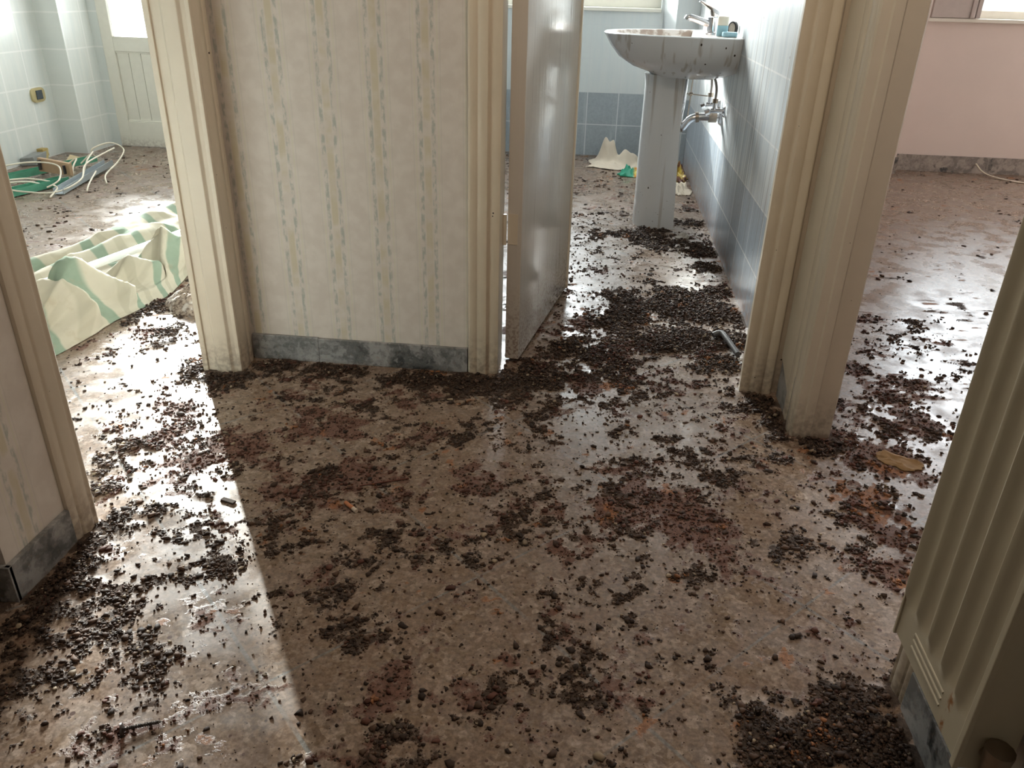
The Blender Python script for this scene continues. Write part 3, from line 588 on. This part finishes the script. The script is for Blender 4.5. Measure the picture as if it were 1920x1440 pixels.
# plumbing behind the pedestal
tr = MB().tube(spline([(.352, 3.775, .66), (.352, 3.775, .56), (.345, 3.775, .47), (.362, 3.775, .44), (.39, 3.775, .475), (.43, 3.775, .492), (XW - .002, 3.775, .492)], 6), .0165, 14)
dp = tr.build('drain_pipe', M['chrome'], None, smooth=True); tag(dp, 'chrome waste pipe running from the pedestal into the tiled wall', 'pipe')
MB().tube([(.418, 3.775, .489), (.432, 3.775, .4915)], .023, 14).build('slip_nut', M['brass'], dp, smooth=True)
MB().tube([(XW - .010, 3.775, .492), (XW - .0005, 3.775, .492)], [.026, .034], 18).build('wall_flange', M['chrome'], dp, smooth=True)
MB().tube([(XW - .055, 3.775, .492), (XW - .02, 3.775, .492)], .022, 8).build('elbow_nut', M['brass'], dp, smooth=True)
def valve(y, z, label, hx):
    v = empty('angle_valve', (XW, y, z)); tag(v, label, 'valve', None)
    MB().tube([(XW - .0005, y, z), (XW - .007, y, z)], [.027, .02], 16).build('escutcheon', M['chrome'], v, smooth=True)
    MB().tube([(XW - .006, y, z), (XW - .06, y, z)], .0095, 12).tube([(XW - .045, y, z), (XW - .045, y, z + .04)], .009, 12).build('body', M['chrome'], v, smooth=True)
    MB().tube([(XW - .06, y, z), (XW - .066, y, z - .004), (XW - .082, y, z - .012)], [.008, .014, .014], 8).build('knob', M['chrome'], v)
    MB().tube([(XW - .045, y, z + .032), (XW - .045, y, z + .05)], .0125, 6).build('nut', M['brass'], v)
    MB().tube(spline([(XW - .045, y, z + .048), (XW - .046, y, z + .09), (XW - .058, y + .01, z + .13), (hx, y + .02, .70)], 5), .0058, 10).build('braided_hose', simple('braided_steel', (.42, .37, .34), .4, .7, .3, 400), v, smooth=True)
valve(3.70, .53, 'nearer chrome angle valve under the basin with bent braided hose', .44)
valve(3.88, .535, 'farther chrome angle valve under the basin behind the waste pipe', .42)
rod = MB().tube([(.398, 3.86, .69), (.392, 3.86, .48)], .0026, 6).build('drain_linkage', M['brass'], None); tag(rod, 'thin vertical and crossed pop-up rods behind the pedestal', 'rod')
MB().tube([(.345, 3.86, .582), (.47, 3.86, .572)], .0026, 6).build('cross_rod', M['brass'], rod)
MB().tube([(.385, 3.854, .58), (.402, 3.854, .578)], .008, 8).build('clamp', M['brass'], rod)

# things on the basin deck
bt = empty('soap_bottle', (.462, 3.585, .834)); tag(bt, 'small clear bottle with blue lower half standing beside the tap', 'bottle')
def rr_box(x, y, hx, hy, z0, z1, k=3):
    b = MB(); pts = []
    for i in range(20):
        a = 2*math.pi*i/20; c_, s_ = math.cos(a), math.sin(a); pts.append((x + hx*(1 if c_ > 0 else -1)*abs(c_)**(2/k/1.3), y + hy*(1 if s_ > 0 else -1)*abs(s_)**(2/k/1.3)))
    return b.prism(pts, z0, z1)
rr_box(.462, 3.585, .022, .016, .8345, .874).build('blue_half', simple('blue_plastic', (.30, .52, .60), .35), bt, bevel=.002, smooth=True)['label'] = 'blue lower half'
rr_box(.462, 3.585, .022, .016, .8741, .908).build('cream_half', simple('cream_plastic', (.70, .66, .56), .35), bt, bevel=.003, smooth=True)['label'] = 'cream upper half'
sp = rr_box(.487, 3.535, .03, .024, .8345, .853).build('soap_bar', simple('blue_soap', (.36, .62, .74), .4, var=.2, scale=60), None, bevel=.005, smooth=True); tag(sp, 'light blue soap bar lying at the back corner of the basin', 'soap')
dk = MB().tube([(.508, 3.64, .862), (.516, 3.645, .862)], .027, 24).build('drain_plug', M['black'], None, smooth=True); tag(dk, 'round dark-rimmed disc leaning on the wall behind the tap', 'disc')
MB().tube([(.5068, 3.6395, .862), (.5095, 3.641, .862)], .020, 24).build('disc_face', simple('tin_face', (.42, .38, .32), .3, .5, .5, 120), dk, smooth=True)
tb = MB().tube([(.5115, 3.645, .8345), (.5115, 3.645, .838)], .012, 8)

# ------------------------------------------------------------------ radiator
rd = empty('radiator', (.5, .78, .195)); tag(rd, 'beige enamelled radiator with vertical ribs on the right wall', 'radiator')
xf, xb_, ya, yb = .458, .525, .686, .895; zb, zt = .195, .92
n = 64; prof = []
ribs = [ya + .032 + i*.0435 for i in range(5)]
for i in range(n + 1):
    y = ya + (yb - ya) * i / n; h = 0
    for r in ribs: h = max(h, math.exp(-((y - r)/.0095)**2))
    prof.append((y, h))
rows = []
for z, k in [(zb, 0), (zb+.004, .0), (zb + .056, .0), (zb + .062, 0), (zb + .078, .9), (zb + .1, 1), (zt - .1, 1), (zt - .07, .9), (zt - .055, 0), (zt, 0)]:
    rows.append([(xf + .010 - .011*h*k - (.004 if k == 0 and zb < z < zt else 0), y, z) for y, h in prof])
b = MB().rings(rows, False, False, closed=False)
fp = b.build('front_panel', M['radiator'], rd, smooth=True)
for o_ in (.012, .024, .036):
    MB().tube([(xf + .0065, ya + .06, zb + .014 + o_*.9), (xf + .0065, yb - .05, zb + .014 + o_*.9)], .0022, 8).build('press_groove', M['radiator'], fp, smooth=True)
MB().box(xf + .0105, xb_, ya - .004, ya, zb - .004, zt).box(xf + .004, xf + .0105, ya - .007, ya + .003, zb - .004, zt).build('side_panel', M['radiator'], rd, bevel=.0015)
MB().box(xf + .0105, xb_, yb, yb + .004, zb, zt).box(xf + .003, xf + .008, yb - .001, yb + .004, zb, zt).box(xf + .012, xf + .016, yb + .004, yb + .010, zb, zt).build('side_flange', M['radiator'], rd, bevel=.0015)
MB().box(xf + .0105, xb_, ya, yb, zt - .003, zt).build('top_grille', M['radiator'], rd)
MB().box(xf + .013, xb_, ya + .001, yb - .001, zb + .002, zt - .004).build('core', M['radiator'], rd)
for yk in (ya + .05, yb - .06): MB().box(xb_, XR - .0002, yk, yk + .03, zb + .1, zb + .14).build('wall_bracket', M['radiator'], rd)
vv = MB().tube([(.496, ya - .003, .222), (.496, ya - .02, .222)], .011, 12).tube([(.496, ya - .02, .205), (.496, ya - .02, .245)], [.013, .016], 12).build('valve', M['brass'], rd, smooth=True)
MB().tube([(.496, ya - .02, .001), (.496, ya - .02, .206)], .0075, 12).build('supply_pipe', M['radiator'], vv, smooth=True)
rs = MB().add([(xf + .0035, ya + .034, zb + .03), (xf + .0035, ya + .042, zb + .03), (xf + .003, ya + .04, zb + .06), (xf + .003, ya + .036, zb + .06)], [(0, 1, 2, 3)])

# ------------------------------------------------------------------ kitchen: switch and rubble
sw = empty('wall_switch', (-3.33, 4.60, .355)); tag(sw, 'gold framed switch plate with dark rocker on the kitchen tiles', 'switch')
b = MB()
pts = []
for i in range(28):
    a = 2*math.pi*i/28; c_, s_ = math.cos(a), math.sin(a); pts.append((-3.3295, 4.60 + .062*(1 if c_ > 0 else -1)*abs(c_)**.55, .357 + .041*(1 if s_ > 0 else -1)*abs(s_)**.55))
b.extrude(pts, (.010, 0, 0)); b.build('plate', simple('gold_plastic', (.50, .42, .22), .4), sw, bevel=.003, smooth=True)
MB().box(-3.3195, -3.314, 4.578, 4.632, .333, .383).build('rocker', simple('dark_plastic', (.05, .065, .08), .35), sw, bevel=.003)

GREEN = simple('green_painted_metal', (.10, .33, .22), .45, var=.3, scale=25)
def strip(p0, p1, wd, h, nm, mat, label, cat='rail', lip=True, group=None):
    p0, p1 = Vector(p0), Vector(p1); d = (p1 - p0).normalized(); s = Vector((d.y, -d.x, 0)).normalized() * wd / 2
    u = Vector((0, 0, h)); t = .0025
    q = [p0 - s, p0 + s, p0 + s + u, p0 + s + u - s.normalized()*t, p0 + s + Vector((0,0,t)) - s.normalized()*t, p0 - s + Vector((0,0,t)) + s.normalized()*t, p0 - s + u + s.normalized()*t, p0 - s + u]
    o = MB().extrude(q, p1 - p0).build(nm, mat, None); return tag(o, label, cat, group)
strip((-3.16, 3.75, .012), (-2.92, 4.40, .03), .05, .03, 'metal_channel', GREEN, 'long green metal channel at the back of the kitchen rubble')
strip((-2.94, 3.50, .004), (-2.82, 3.96, .004), .06, .035, 'metal_channel', GREEN, 'green metal channel nearest the left door frame')
strip((-2.70, 3.72, .004), (-2.81, 4.36, .02), .05, .03, 'plastic_channel', simple('grey_plastic', (.36, .40, .42), .45), 'grey plastic channel with loose wires on top')
gb = empty('rubble_bracket', (-2.93, 4.08, .03)); tag(gb, 'tan metal bracket with slots lying across the green channels', 'bracket')
TAN = simple('tan_paint', (.42, .28, .17), .5)
b = MB().extrude([(-3.00, 4.02, .045), (-2.80, 3.985, .035), (-2.80, 3.99, .10), (-3.00, 4.025, .115)], (.004, .02, 0)); b.build('plate', TAN, gb, bevel=.001)
MB().box(-2.83, -2.822, 3.976, 3.99, .045, .09).build('slot', M['black'], gb); MB().box(-2.985, -2.977, 4.0, 4.02, .055, .105).build('slot', M['black'], gb)
WIRE = simple('cream_wire', (.70, .64, .52), .45)
wires = [([(-3.10, 3.78, .10), (-3.0, 3.95, .105), (-2.86, 3.98, .09), (-2.78, 3.86, .045), (-2.80, 3.78, .02)], 'cream cable arching over the tan bracket'),
         ([(-2.98, 3.60, .06), (-2.84, 3.64, .03), (-2.70, 3.70, .02), (-2.66, 3.86, .05), (-2.74, 4.05, .09), (-2.72, 4.30, .13)], 'longest cream cable looping in front of the green channels'),
         ([(-3.0, 3.62, .055), (-2.90, 3.76, .05), (-2.84, 3.82, .02)], 'short cream wire in the bundle by the left door frame'),
         ([(-3.02, 3.64, .06), (-2.93, 3.80, .055), (-2.82, 3.86, .03)], 'cream wire lying second in the left bundle'),
         ([(-2.90, 4.42, .03), (-2.90, 4.36, .10), (-2.83, 4.44, .13), (-2.74, 4.42, .10), (-2.70, 4.28, .06), (-2.66, 4.08, .03), (-2.60, 3.98, .006)], 'pale wire curling over the end of the grey channel'),
         ([(-2.72, 3.72, .05), (-2.71, 3.73, .03), (-2.70, 3.65, .006)], 'frayed cream wire end hanging from the grey channel'),
         ([(-2.70, 4.06, .05), (-2.62, 3.86, .03), (-2.60, 3.80, .006)], 'pale wire tail on the floor right of the channel'),
         ([(-2.90, 4.10, .06), (-2.84, 4.12, .10), (-2.82, 4.05, .07), (-2.80, 4.0, .03)], 'small loop of wire between bracket and grey channel'),
         ([(-2.86, 4.18, .06), (-2.80, 4.22, .12), (-2.78, 4.12, .09), (-2.76, 4.03, .03)], 'thicker grey wire loop beside the grey channel')]
for pts, lb in wires:
    tag(MB().tube(spline(pts, 8), .0042, 8).build('cable', WIRE, None, smooth=True), lb, 'cable', 'loose cables on the kitchen floor')
cb = empty('junction_box', (-3.27, 4.40, 0)); tag(cb, 'grey junction box remnant against the kitchen tiles', 'box')
MB().extrude([(-3.32, 4.30, .002), (-3.24, 4.33, .002), (-3.25, 4.33, .05), (-3.315, 4.30, .045)], (-.0, .13, .012)).build('shell', simple('grey_box', (.26, .27, .26), .6, var=.3), cb, bevel=.004)
MB().box(-3.30, -3.26, 4.44, 4.49, .03, .075).build('terminal', simple('mustard', (.40, .29, .10), .6), cb, bevel=.003)
sk = MB().tube(spline([(-3.20, 4.31, .008), (-3.19, 4.36, .03), (-3.185, 4.38, .09)], 5), .006, 6).build('bent_stick', simple('yellow_stick', (.62, .50, .24), .5), None); tag(sk, 'bent yellow stick by the kitchen tiles', 'stick')
shd = MB().add([(-3.10, 4.36, .004), (-3.02, 4.38, .004), (-3.03, 4.46, .03), (-3.10, 4.45, .05), (-3.095, 4.37, .009), (-3.025, 4.39, .009)], [(0, 1, 2, 3), (4, 3, 2, 5), (0, 4, 5, 1), (0, 3, 4), (1, 5, 2)]).build('plaster_shard', simple('tan_shard', (.52, .42, .26), .7), None); tag(shd, 'tan curved shard on the floor behind the green channel', 'shard')

# ------------------------------------------------------------------ fallen curtain on its pole (kitchen)
A0 = np.array([-1.80, 2.31]); dU = np.array([.239, .971]); dV = np.array([.971, -.239])
def fold_surface():
    nu, nv_ = 230, 150
    u = np.linspace(-.62, 1.75, nu); v = np.linspace(-1, 1, nv_); U, V_ = np.meshgrid(u, v)
    near = np.clip(V_, 0, 1); far = np.clip(-V_, 0, 1)
    wn_ = .34 - .07*sstep(-.3, .3, U) - .16*sstep(.2, .75, U) + .012*np.sin(U*9); wf = .31 + .10*sstep(.2, .9, U) + .22*sstep(.9, 1.5, U)
    warp = fbm(U, V_*.5, 2.6, 1, 3) - .5
    def lobe(x, w): return np.exp(-(x/w)**2)
    # heavy pleats that run from the pole down to the floor edge, each leaning a different way
    z = .03 + 0*U; sx = 0*U
    gate = sstep(.06, .22, near) * (1 - near**7)
    for (uc, lean, wdt, hh, n0, n1) in [(-.34, -.12, .032, .12, .2, .85), (-.12, .22, .028, .10, .3, .95), (-.45, .18, .05, .12, .1, .9), (-.22, .10, .045, .14, .2, 1.0), (-.02, -.05, .05, .12, .22, .95), (.13, .16, .035, .09, .22, .8), (.27, .22, .055, .13, .25, 1.0),
                                        (.47, -.18, .03, .07, .15, .9), (.60, .20, .06, .07, .35, .95), (.85, -.10, .05, .05, .35, 1.0), (1.05, .15, .05, .05, .35, 1.0), (1.35, 0, .06, .05, .35, 1.0)]:
        x = U - uc - lean*near + .16*warp
        a = lobe(x, wdt) * sstep(n0 - .08, n0 + .14, near) * (1 - sstep(n1 - .12, n1 + .02, near))
        hh *= .72; z = z + hh*a; sx = sx + 1.6*hh*a*np.sign(lean + .01)
    z = z + gate*(.012 + .022*(1 - np.abs(np.sin(near*7 + U*4 + warp*6)))**1.5 * sstep(.2, .5, near))
    z = np.where(near > 0, z*(1 - near**5) + .004, z)
    # behind the pole: one long roll at the back and a low fold in front of it
    roll = lobe(far - .80 + .10*np.sin(U*2.1), .15); low = lobe(far - .34 - .1*np.sin(U*1.7 + .5), .13)
    zf = .03*(1 - far) + roll*(.085 + .035*sstep(.6, 1.5, U)) + low*(.05 + .02*np.sin(U*4)) + .012*(1 - np.abs(np.sin(U*8 + far*5 + warp*8)))
    zf = zf*(1 - far**9) + .003
    z = np.where(V_ >= 0, z, zf)
    z = np.maximum(z + .006*(fbm(U, V_, 18, 4, 3) - .5), .004)
    off = near*wn_ - far*wf + .03*(fbm(U, V_*2, 5, 3, 3) - .5)*np.abs(V_) + np.where(V_ > 0, .25*z*near, 0)
    uu = U + sx*.35
    px = A0[0] + dU[0]*uu + dV[0]*off; py = A0[1] + dU[1]*uu + dV[1]*off
    P = np.stack([px, py, z], -1).reshape(-1, 3)
    idx = np.arange(nu*nv_).reshape(nv_, nu)
    F = np.stack([idx[:-1, :-1], idx[:-1, 1:], idx[1:, 1:], idx[1:, :-1]], -1).reshape(-1, 4)
    st = np.stack([(U + .22*near*sstep(0, .4, U) + .25*warp*np.abs(V_)).ravel(), V_.ravel()], 1)
    return P, F, st
P, F, st = fold_surface()
me = bpy.data.meshes.new('fallen_curtain'); me.from_pydata(P.tolist(), [], F.tolist())
at = me.attributes.new('cloth', 'FLOAT_COLOR', 'POINT'); at.data.foreach_set('color', np.concatenate([st + 2, np.ones((len(st), 2))], 1).astype(np.float32).ravel())
me.polygons.foreach_set('use_smooth', [True]*len(me.polygons))
t = NT('striped_canvas'); p, x, y, z = t.pos(); a = t.n('ShaderNodeAttribute', dict(attribute_name='cloth')); s = t.n('ShaderNodeSeparateXYZ', None, i0=a.outputs['Vector'])
uu = s.outputs[0]; f = t.math('FRACT', t.math('MULTIPLY', uu, 5.2)); gband = t.math('MULTIPLY', t.ramp(f, .02, .07), t.ramp(f, .34, .29))
f2 = t.math('FRACT', t.math('MULTIPLY', uu, 5.2)); tan = t.math('MULTIPLY', t.ramp(f2, .52, .56), t.ramp(f2, .74, .70))
c = t.mix(t.noise(p, 9, 4), (.42, .38, .295), (.51, .465, .37)); c = t.mix(t.math('MULTIPLY', tan, .45), c, (.33, .30, .225))
c = t.mix(t.math('MULTIPLY', gband, .85), c, t.mix(t.noise(p, 30, 3), (.155, .23, .165), (.215, .29, .22)))
c = t.mix(t.math('MULTIPLY', t.ramp(t.noise(p, 14, 5), .58, .75), .4), c, (.33, .26, .18))
t.bump(t.noise(p, 500, 2), .1, .0006)
me.materials.append(t.fin(c, .85, 0, .2))
cur = bpy.data.objects.new('fallen_curtain', me); col.objects.link(cur); tag(cur, 'crumpled green and cream striped curtain lying on the kitchen floor', 'curtain')
mod = cur.modifiers.new('thick', 'SOLIDIFY'); mod.thickness = .003; mod.offset = 1
pw = lambda u, o, z: (A0[0] + dU[0]*u + dV[0]*o, A0[1] + dU[1]*u + dV[1]*o, z)
pole = MB().tube([pw(-.6, .0, .082), pw(1.55, .0, .082)], .014, 14).build('curtain_pole', simple('white_enamel', (.76, .78, .80), .25), None, smooth=True); tag(pole, 'long white pole lying across the fallen curtain', 'pole')

# ------------------------------------------------------------------ crumpled bags and rags in the bathroom
def crumple(name, cx, cy, rx, ry, h, mat, label, cat, seed, rot=0.0, k=3.2, parent=None):
    n = 30; g = np.linspace(-1, 1, n); U, V_ = np.meshgrid(g, g)
    r = np.sqrt(U**2 + V_**2); a = np.arctan2(V_, U)
    edge = 1 + .7*(fbm(np.cos(a) + seed, np.sin(a) + seed, 2.3, seed, 4) - .5)
    sx = U*np.sqrt(1 - .5*V_**2)*rx*edge*1.1; sy = V_*np.sqrt(1 - .5*U**2)*ry*edge*1.1
    w1 = fbm(U + seed, V_ - seed, k*.5, seed, 3) - .5
    rid = 1 - np.abs(np.sin(U*k*.5 + V_*k*.35 + w1*3.2 + seed)); rid2 = 1 - np.abs(np.sin(V_*k*.7 - U*k*.3 + w1*3 + seed*2))
    m = np.maximum(0, 1 - np.maximum(np.abs(U), np.abs(V_))**2.4)
    z = .003 + h*m*(.15 + .6*rid**2 + .4*rid2**2)*(.2 + 1.5*fbm(U + 3, V_ + seed, 1.1, seed + 1, 2))
    sx = sx + .12*rx*(w1)*m*3; sy = sy + .12*ry*(rid - .5)*m
    cr, sr = math.cos(rot), math.sin(rot)
    P = np.stack([cx + sx*cr - sy*sr, cy + sx*sr + sy*cr, z], -1).reshape(-1, 3)
    idx = np.arange(n*n).reshape(n, n); F = np.stack([idx[:-1, :-1], idx[:-1, 1:], idx[1:, 1:], idx[1:, :-1]], -1).reshape(-1, 4)
    o = MB().add(P.tolist(), F.tolist()).build(name, mat, None, smooth=True, recalc=False)
    mo = o.modifiers.new('thick', 'SOLIDIFY'); mo.thickness = .002
    return tag(o, label, cat)
CLOTH = simple('beige_rag', (.62, .54, .43), .85, var=.18, scale=14)
def draped_rag():
    n = 46; g = np.linspace(0, 1, n); U, V_ = np.meshgrid(g, g)
    def lob(cx, cy, w, h): return h*np.exp(-(((U - cx)/w)**2 + ((V_ - cy)/(w*1.3))**2))
    z = lob(.30, .66, .10, .15) + lob(.44, .60, .07, .12) + lob(.62, .50, .12, .075) + lob(.82, .55, .13, .06) + lob(.18, .30, .12, .02)
    z = z + .018*(1 - np.abs(np.sin(U*8 + V_*5 + 3*fbm(U, V_, 2, 1, 2))))**1.5 * np.minimum(1, 5*np.minimum(np.minimum(U, 1 - U), np.minimum(V_, 1 - V_)))
    z = z + .012*(fbm(U, V_, 9, 3, 3) - .5) + .006
    X_ = -.03 + .31*U + .02*np.sin(V_*6) - .05*(1 - V_)*(1 - U); Y_ = 5.00 + .27*V_ + .03*np.sin(U*7) - .05*np.exp(-((U - .35)/.2)**2)*(1 - V_)
    P = np.stack([X_, Y_, np.maximum(z, .003)], -1).reshape(-1, 3); idx = np.arange(n*n).reshape(n, n)
    F = np.stack([idx[:-1, :-1], idx[:-1, 1:], idx[1:, 1:], idx[1:, :-1]], -1).reshape(-1, 4)
    o = MB().add(P.tolist(), F.tolist()).build('rag', CLOTH, None, smooth=True, recalc=False)
    mo = o.modifiers.new('thick', 'SOLIDIFY'); mo.thickness = .002
    return tag(o, 'crumpled beige rag in the bathroom left of the pedestal', 'rag')
draped_rag()
t = NT('green_orange_foil'); p, x, y, z = t.pos(); nn = t.noise(p, 14, 2)
c = t.mix(t.ramp(x, .205, .225), t.mix(nn, (.03, .28, .16), (.06, .45, .30)), t.mix(t.ramp(nn, .4, .6), (.75, .22, .04), (.70, .52, .10)))
crumple('snack_bag', .215, 4.85, .085, .07, .075, t.fin(c, .25), 'shiny green and orange plastic bag beside the pedestal', 'bag', 5, .2, 2.6)
t = NT('yellow_brown_foil'); p, x, y, z = t.pos(); nn = t.noise(p, 26, 2)
crumple('wrapper', .478, 4.80, .045, .10, .10, t.fin(t.mix(t.ramp(nn, .42, .58), (.50, .36, .06), (.13, .045, .03)), .3), 'yellow and brown wrapper between pedestal and tiled wall', 'wrapper', 6, .1)
crumple('rag', .455, 4.50, .065, .12, .085, CLOTH, 'dirty white rag on the floor right of the pedestal', 'rag', 8, .2)
crumple('paper_scrap', .40, 3.55, .03, .03, .03, simple('grey_paper', (.40, .37, .33), .9), 'small grey crumpled scrap at the pedestal foot', 'paper', 9)

# ------------------------------------------------------------------ droppings mound by the kitchen doorway
n = 40; g = np.linspace(-1, 1, n); U, V_ = np.meshgrid(g, g); m = np.maximum(0, 1 - U**2 - V_**2)
z = .075*m**.7*(.45 + .9*fbm(U + 4, V_ + 2, 4, 2, 5)) + .001
P = np.stack([-1.285 + .15*U*(1 + .2*(fbm(U, V_, 3, 4, 3) - .5)), 2.40 + .10*V_, z], -1).reshape(-1, 3)
idx = np.arange(n*n).reshape(n, n); F = np.stack([idx[:-1, :-1], idx[:-1, 1:], idx[1:, 1:], idx[1:, :-1]], -1).reshape(-1, 4)
t = NT('dropping_mound'); p, x, y, zz = t.pos(); gN = t.noise(p, 90, 5, .65)
c = t.mix(t.ramp(gN, .35, .62), (.10, .06, .04), (.48, .38, .30)); c = t.mix(t.ramp(t.noise(p, 22, 4), .52, .66), c, (.66, .60, .54)); t.bump(gN, 1.0, .012)
mo = MB().add(P.tolist(), F.tolist()).build('droppings_mound', t.fin(c, .8), None, smooth=True, recalc=False); tag(mo, 'pale crusty mound of droppings beside the kitchen doorway frame', 'mound')

# ------------------------------------------------------------------ small things on the corridor floor
sc_ = empty('wood_screw', (-.615, .753, .006)); tag(sc_, 'long dark metal screw lying on the lit floor', 'screw')
STEEL = simple('dark_steel', (.10, .09, .085), .35, .8, .3, 100)
p0, p1 = Vector((-.640, .742, .0085)), Vector((-.590, .767, .004)); d = (p1 - p0); 
hdv = d.normalized()
MB().tube([p0 - hdv*.001, p0 + hdv*.0015, p0 + hdv*.005], [.0095, .0095, .003], 18).build('head', STEEL, sc_, smooth=True)
rr = []; pp = []
for i in range(91):
    tt = i / 90; pp.append(p0 + d*tt); rr.append((.0023 if tt < .12 else (.0020 + .0013*(.5 + .5*math.cos(tt*2*math.pi*19)))) * (1 if tt < .9 else max(.12, (1 - tt)*10)))
MB().tube(pp, rr, 10).build('shank', STEEL, sc_, smooth=True)
ct = empty('cigarette_butt', (-.47, 1.333, .005)); tag(ct, 'flattened orange and white cigarette butt on the shaded floor', 'cigarette butt')
MB().tube([(-.486, 1.346, .0055), (-.464, 1.3275, .0055)], .0045, 10).build('filter', simple('filter_orange', (.46, .17, .07), .7), ct, smooth=True)
MB().tube([(-.464, 1.3275, .0055), (-.454, 1.319, .0055)], .0045, 10).build('paper_end', simple('cig_paper', (.62, .52, .42), .7), ct, smooth=True)
hs = MB().tube(spline([(.40, 2.37, .022), (.425, 2.375, .03), (.44, 2.33, .026), (.462, 2.25, .014)], 6), .009, 10).build('rubber_hose', simple('grey_rubber', (.085, .085, .09), .45), None, smooth=True); tag(hs, 'short dark rubber hose by the right bathroom frame', 'hose')
crumple('bark_piece', .765, 1.70, .05, .028, .012, simple('ochre_bark', (.30, .19, .09), .85, var=.4, scale=50), 'ochre bark-like flake on the pink room threshold', 'bark', 4, -.5, 3)
tag(MB().tube(spline([(2.37, 5.375, .06), (2.40, 5.30, .02), (2.47, 5.20, .006), (2.60, 5.10, .005), (2.9, 5.0, .005)], 8), .005, 8).build('cable', WIRE, None, smooth=True), 'cream cable trailing along the pink wall skirting', 'cable')
tag(MB().tube(spline([(-1.27, 2.17, .003), (-1.262, 2.13, .004), (-1.245, 2.10, .003)], 6), .0015, 6).build('string_scrap', WIRE, None), 'tiny pale thread on the floor below the mound', 'thread')
tag(MB().box(-.012, .012, -.004, .004, 0, .004).build('wood_chip', simple('dark_chip', (.06, .04, .03), .8), None, bevel=.001), 'dark flat chip on the lit floor near the shadow edge', 'chip')
bpy.data.objects['wood_chip'].location = (-.735, 1.32, .001); bpy.data.objects['wood_chip'].rotation_euler = (0, 0, -.3); bpy.data.objects['wood_chip'].scale = (1.4, 1.4, 1)
tag(MB().tube([(-.475, 1.415, .003), (-.375, 1.46, .003)], .0016, 6).build('twig', simple('red_twig', (.13, .04, .025), .7), None), 'thin reddish twig on the shaded floor in front of the end wall', 'twig')
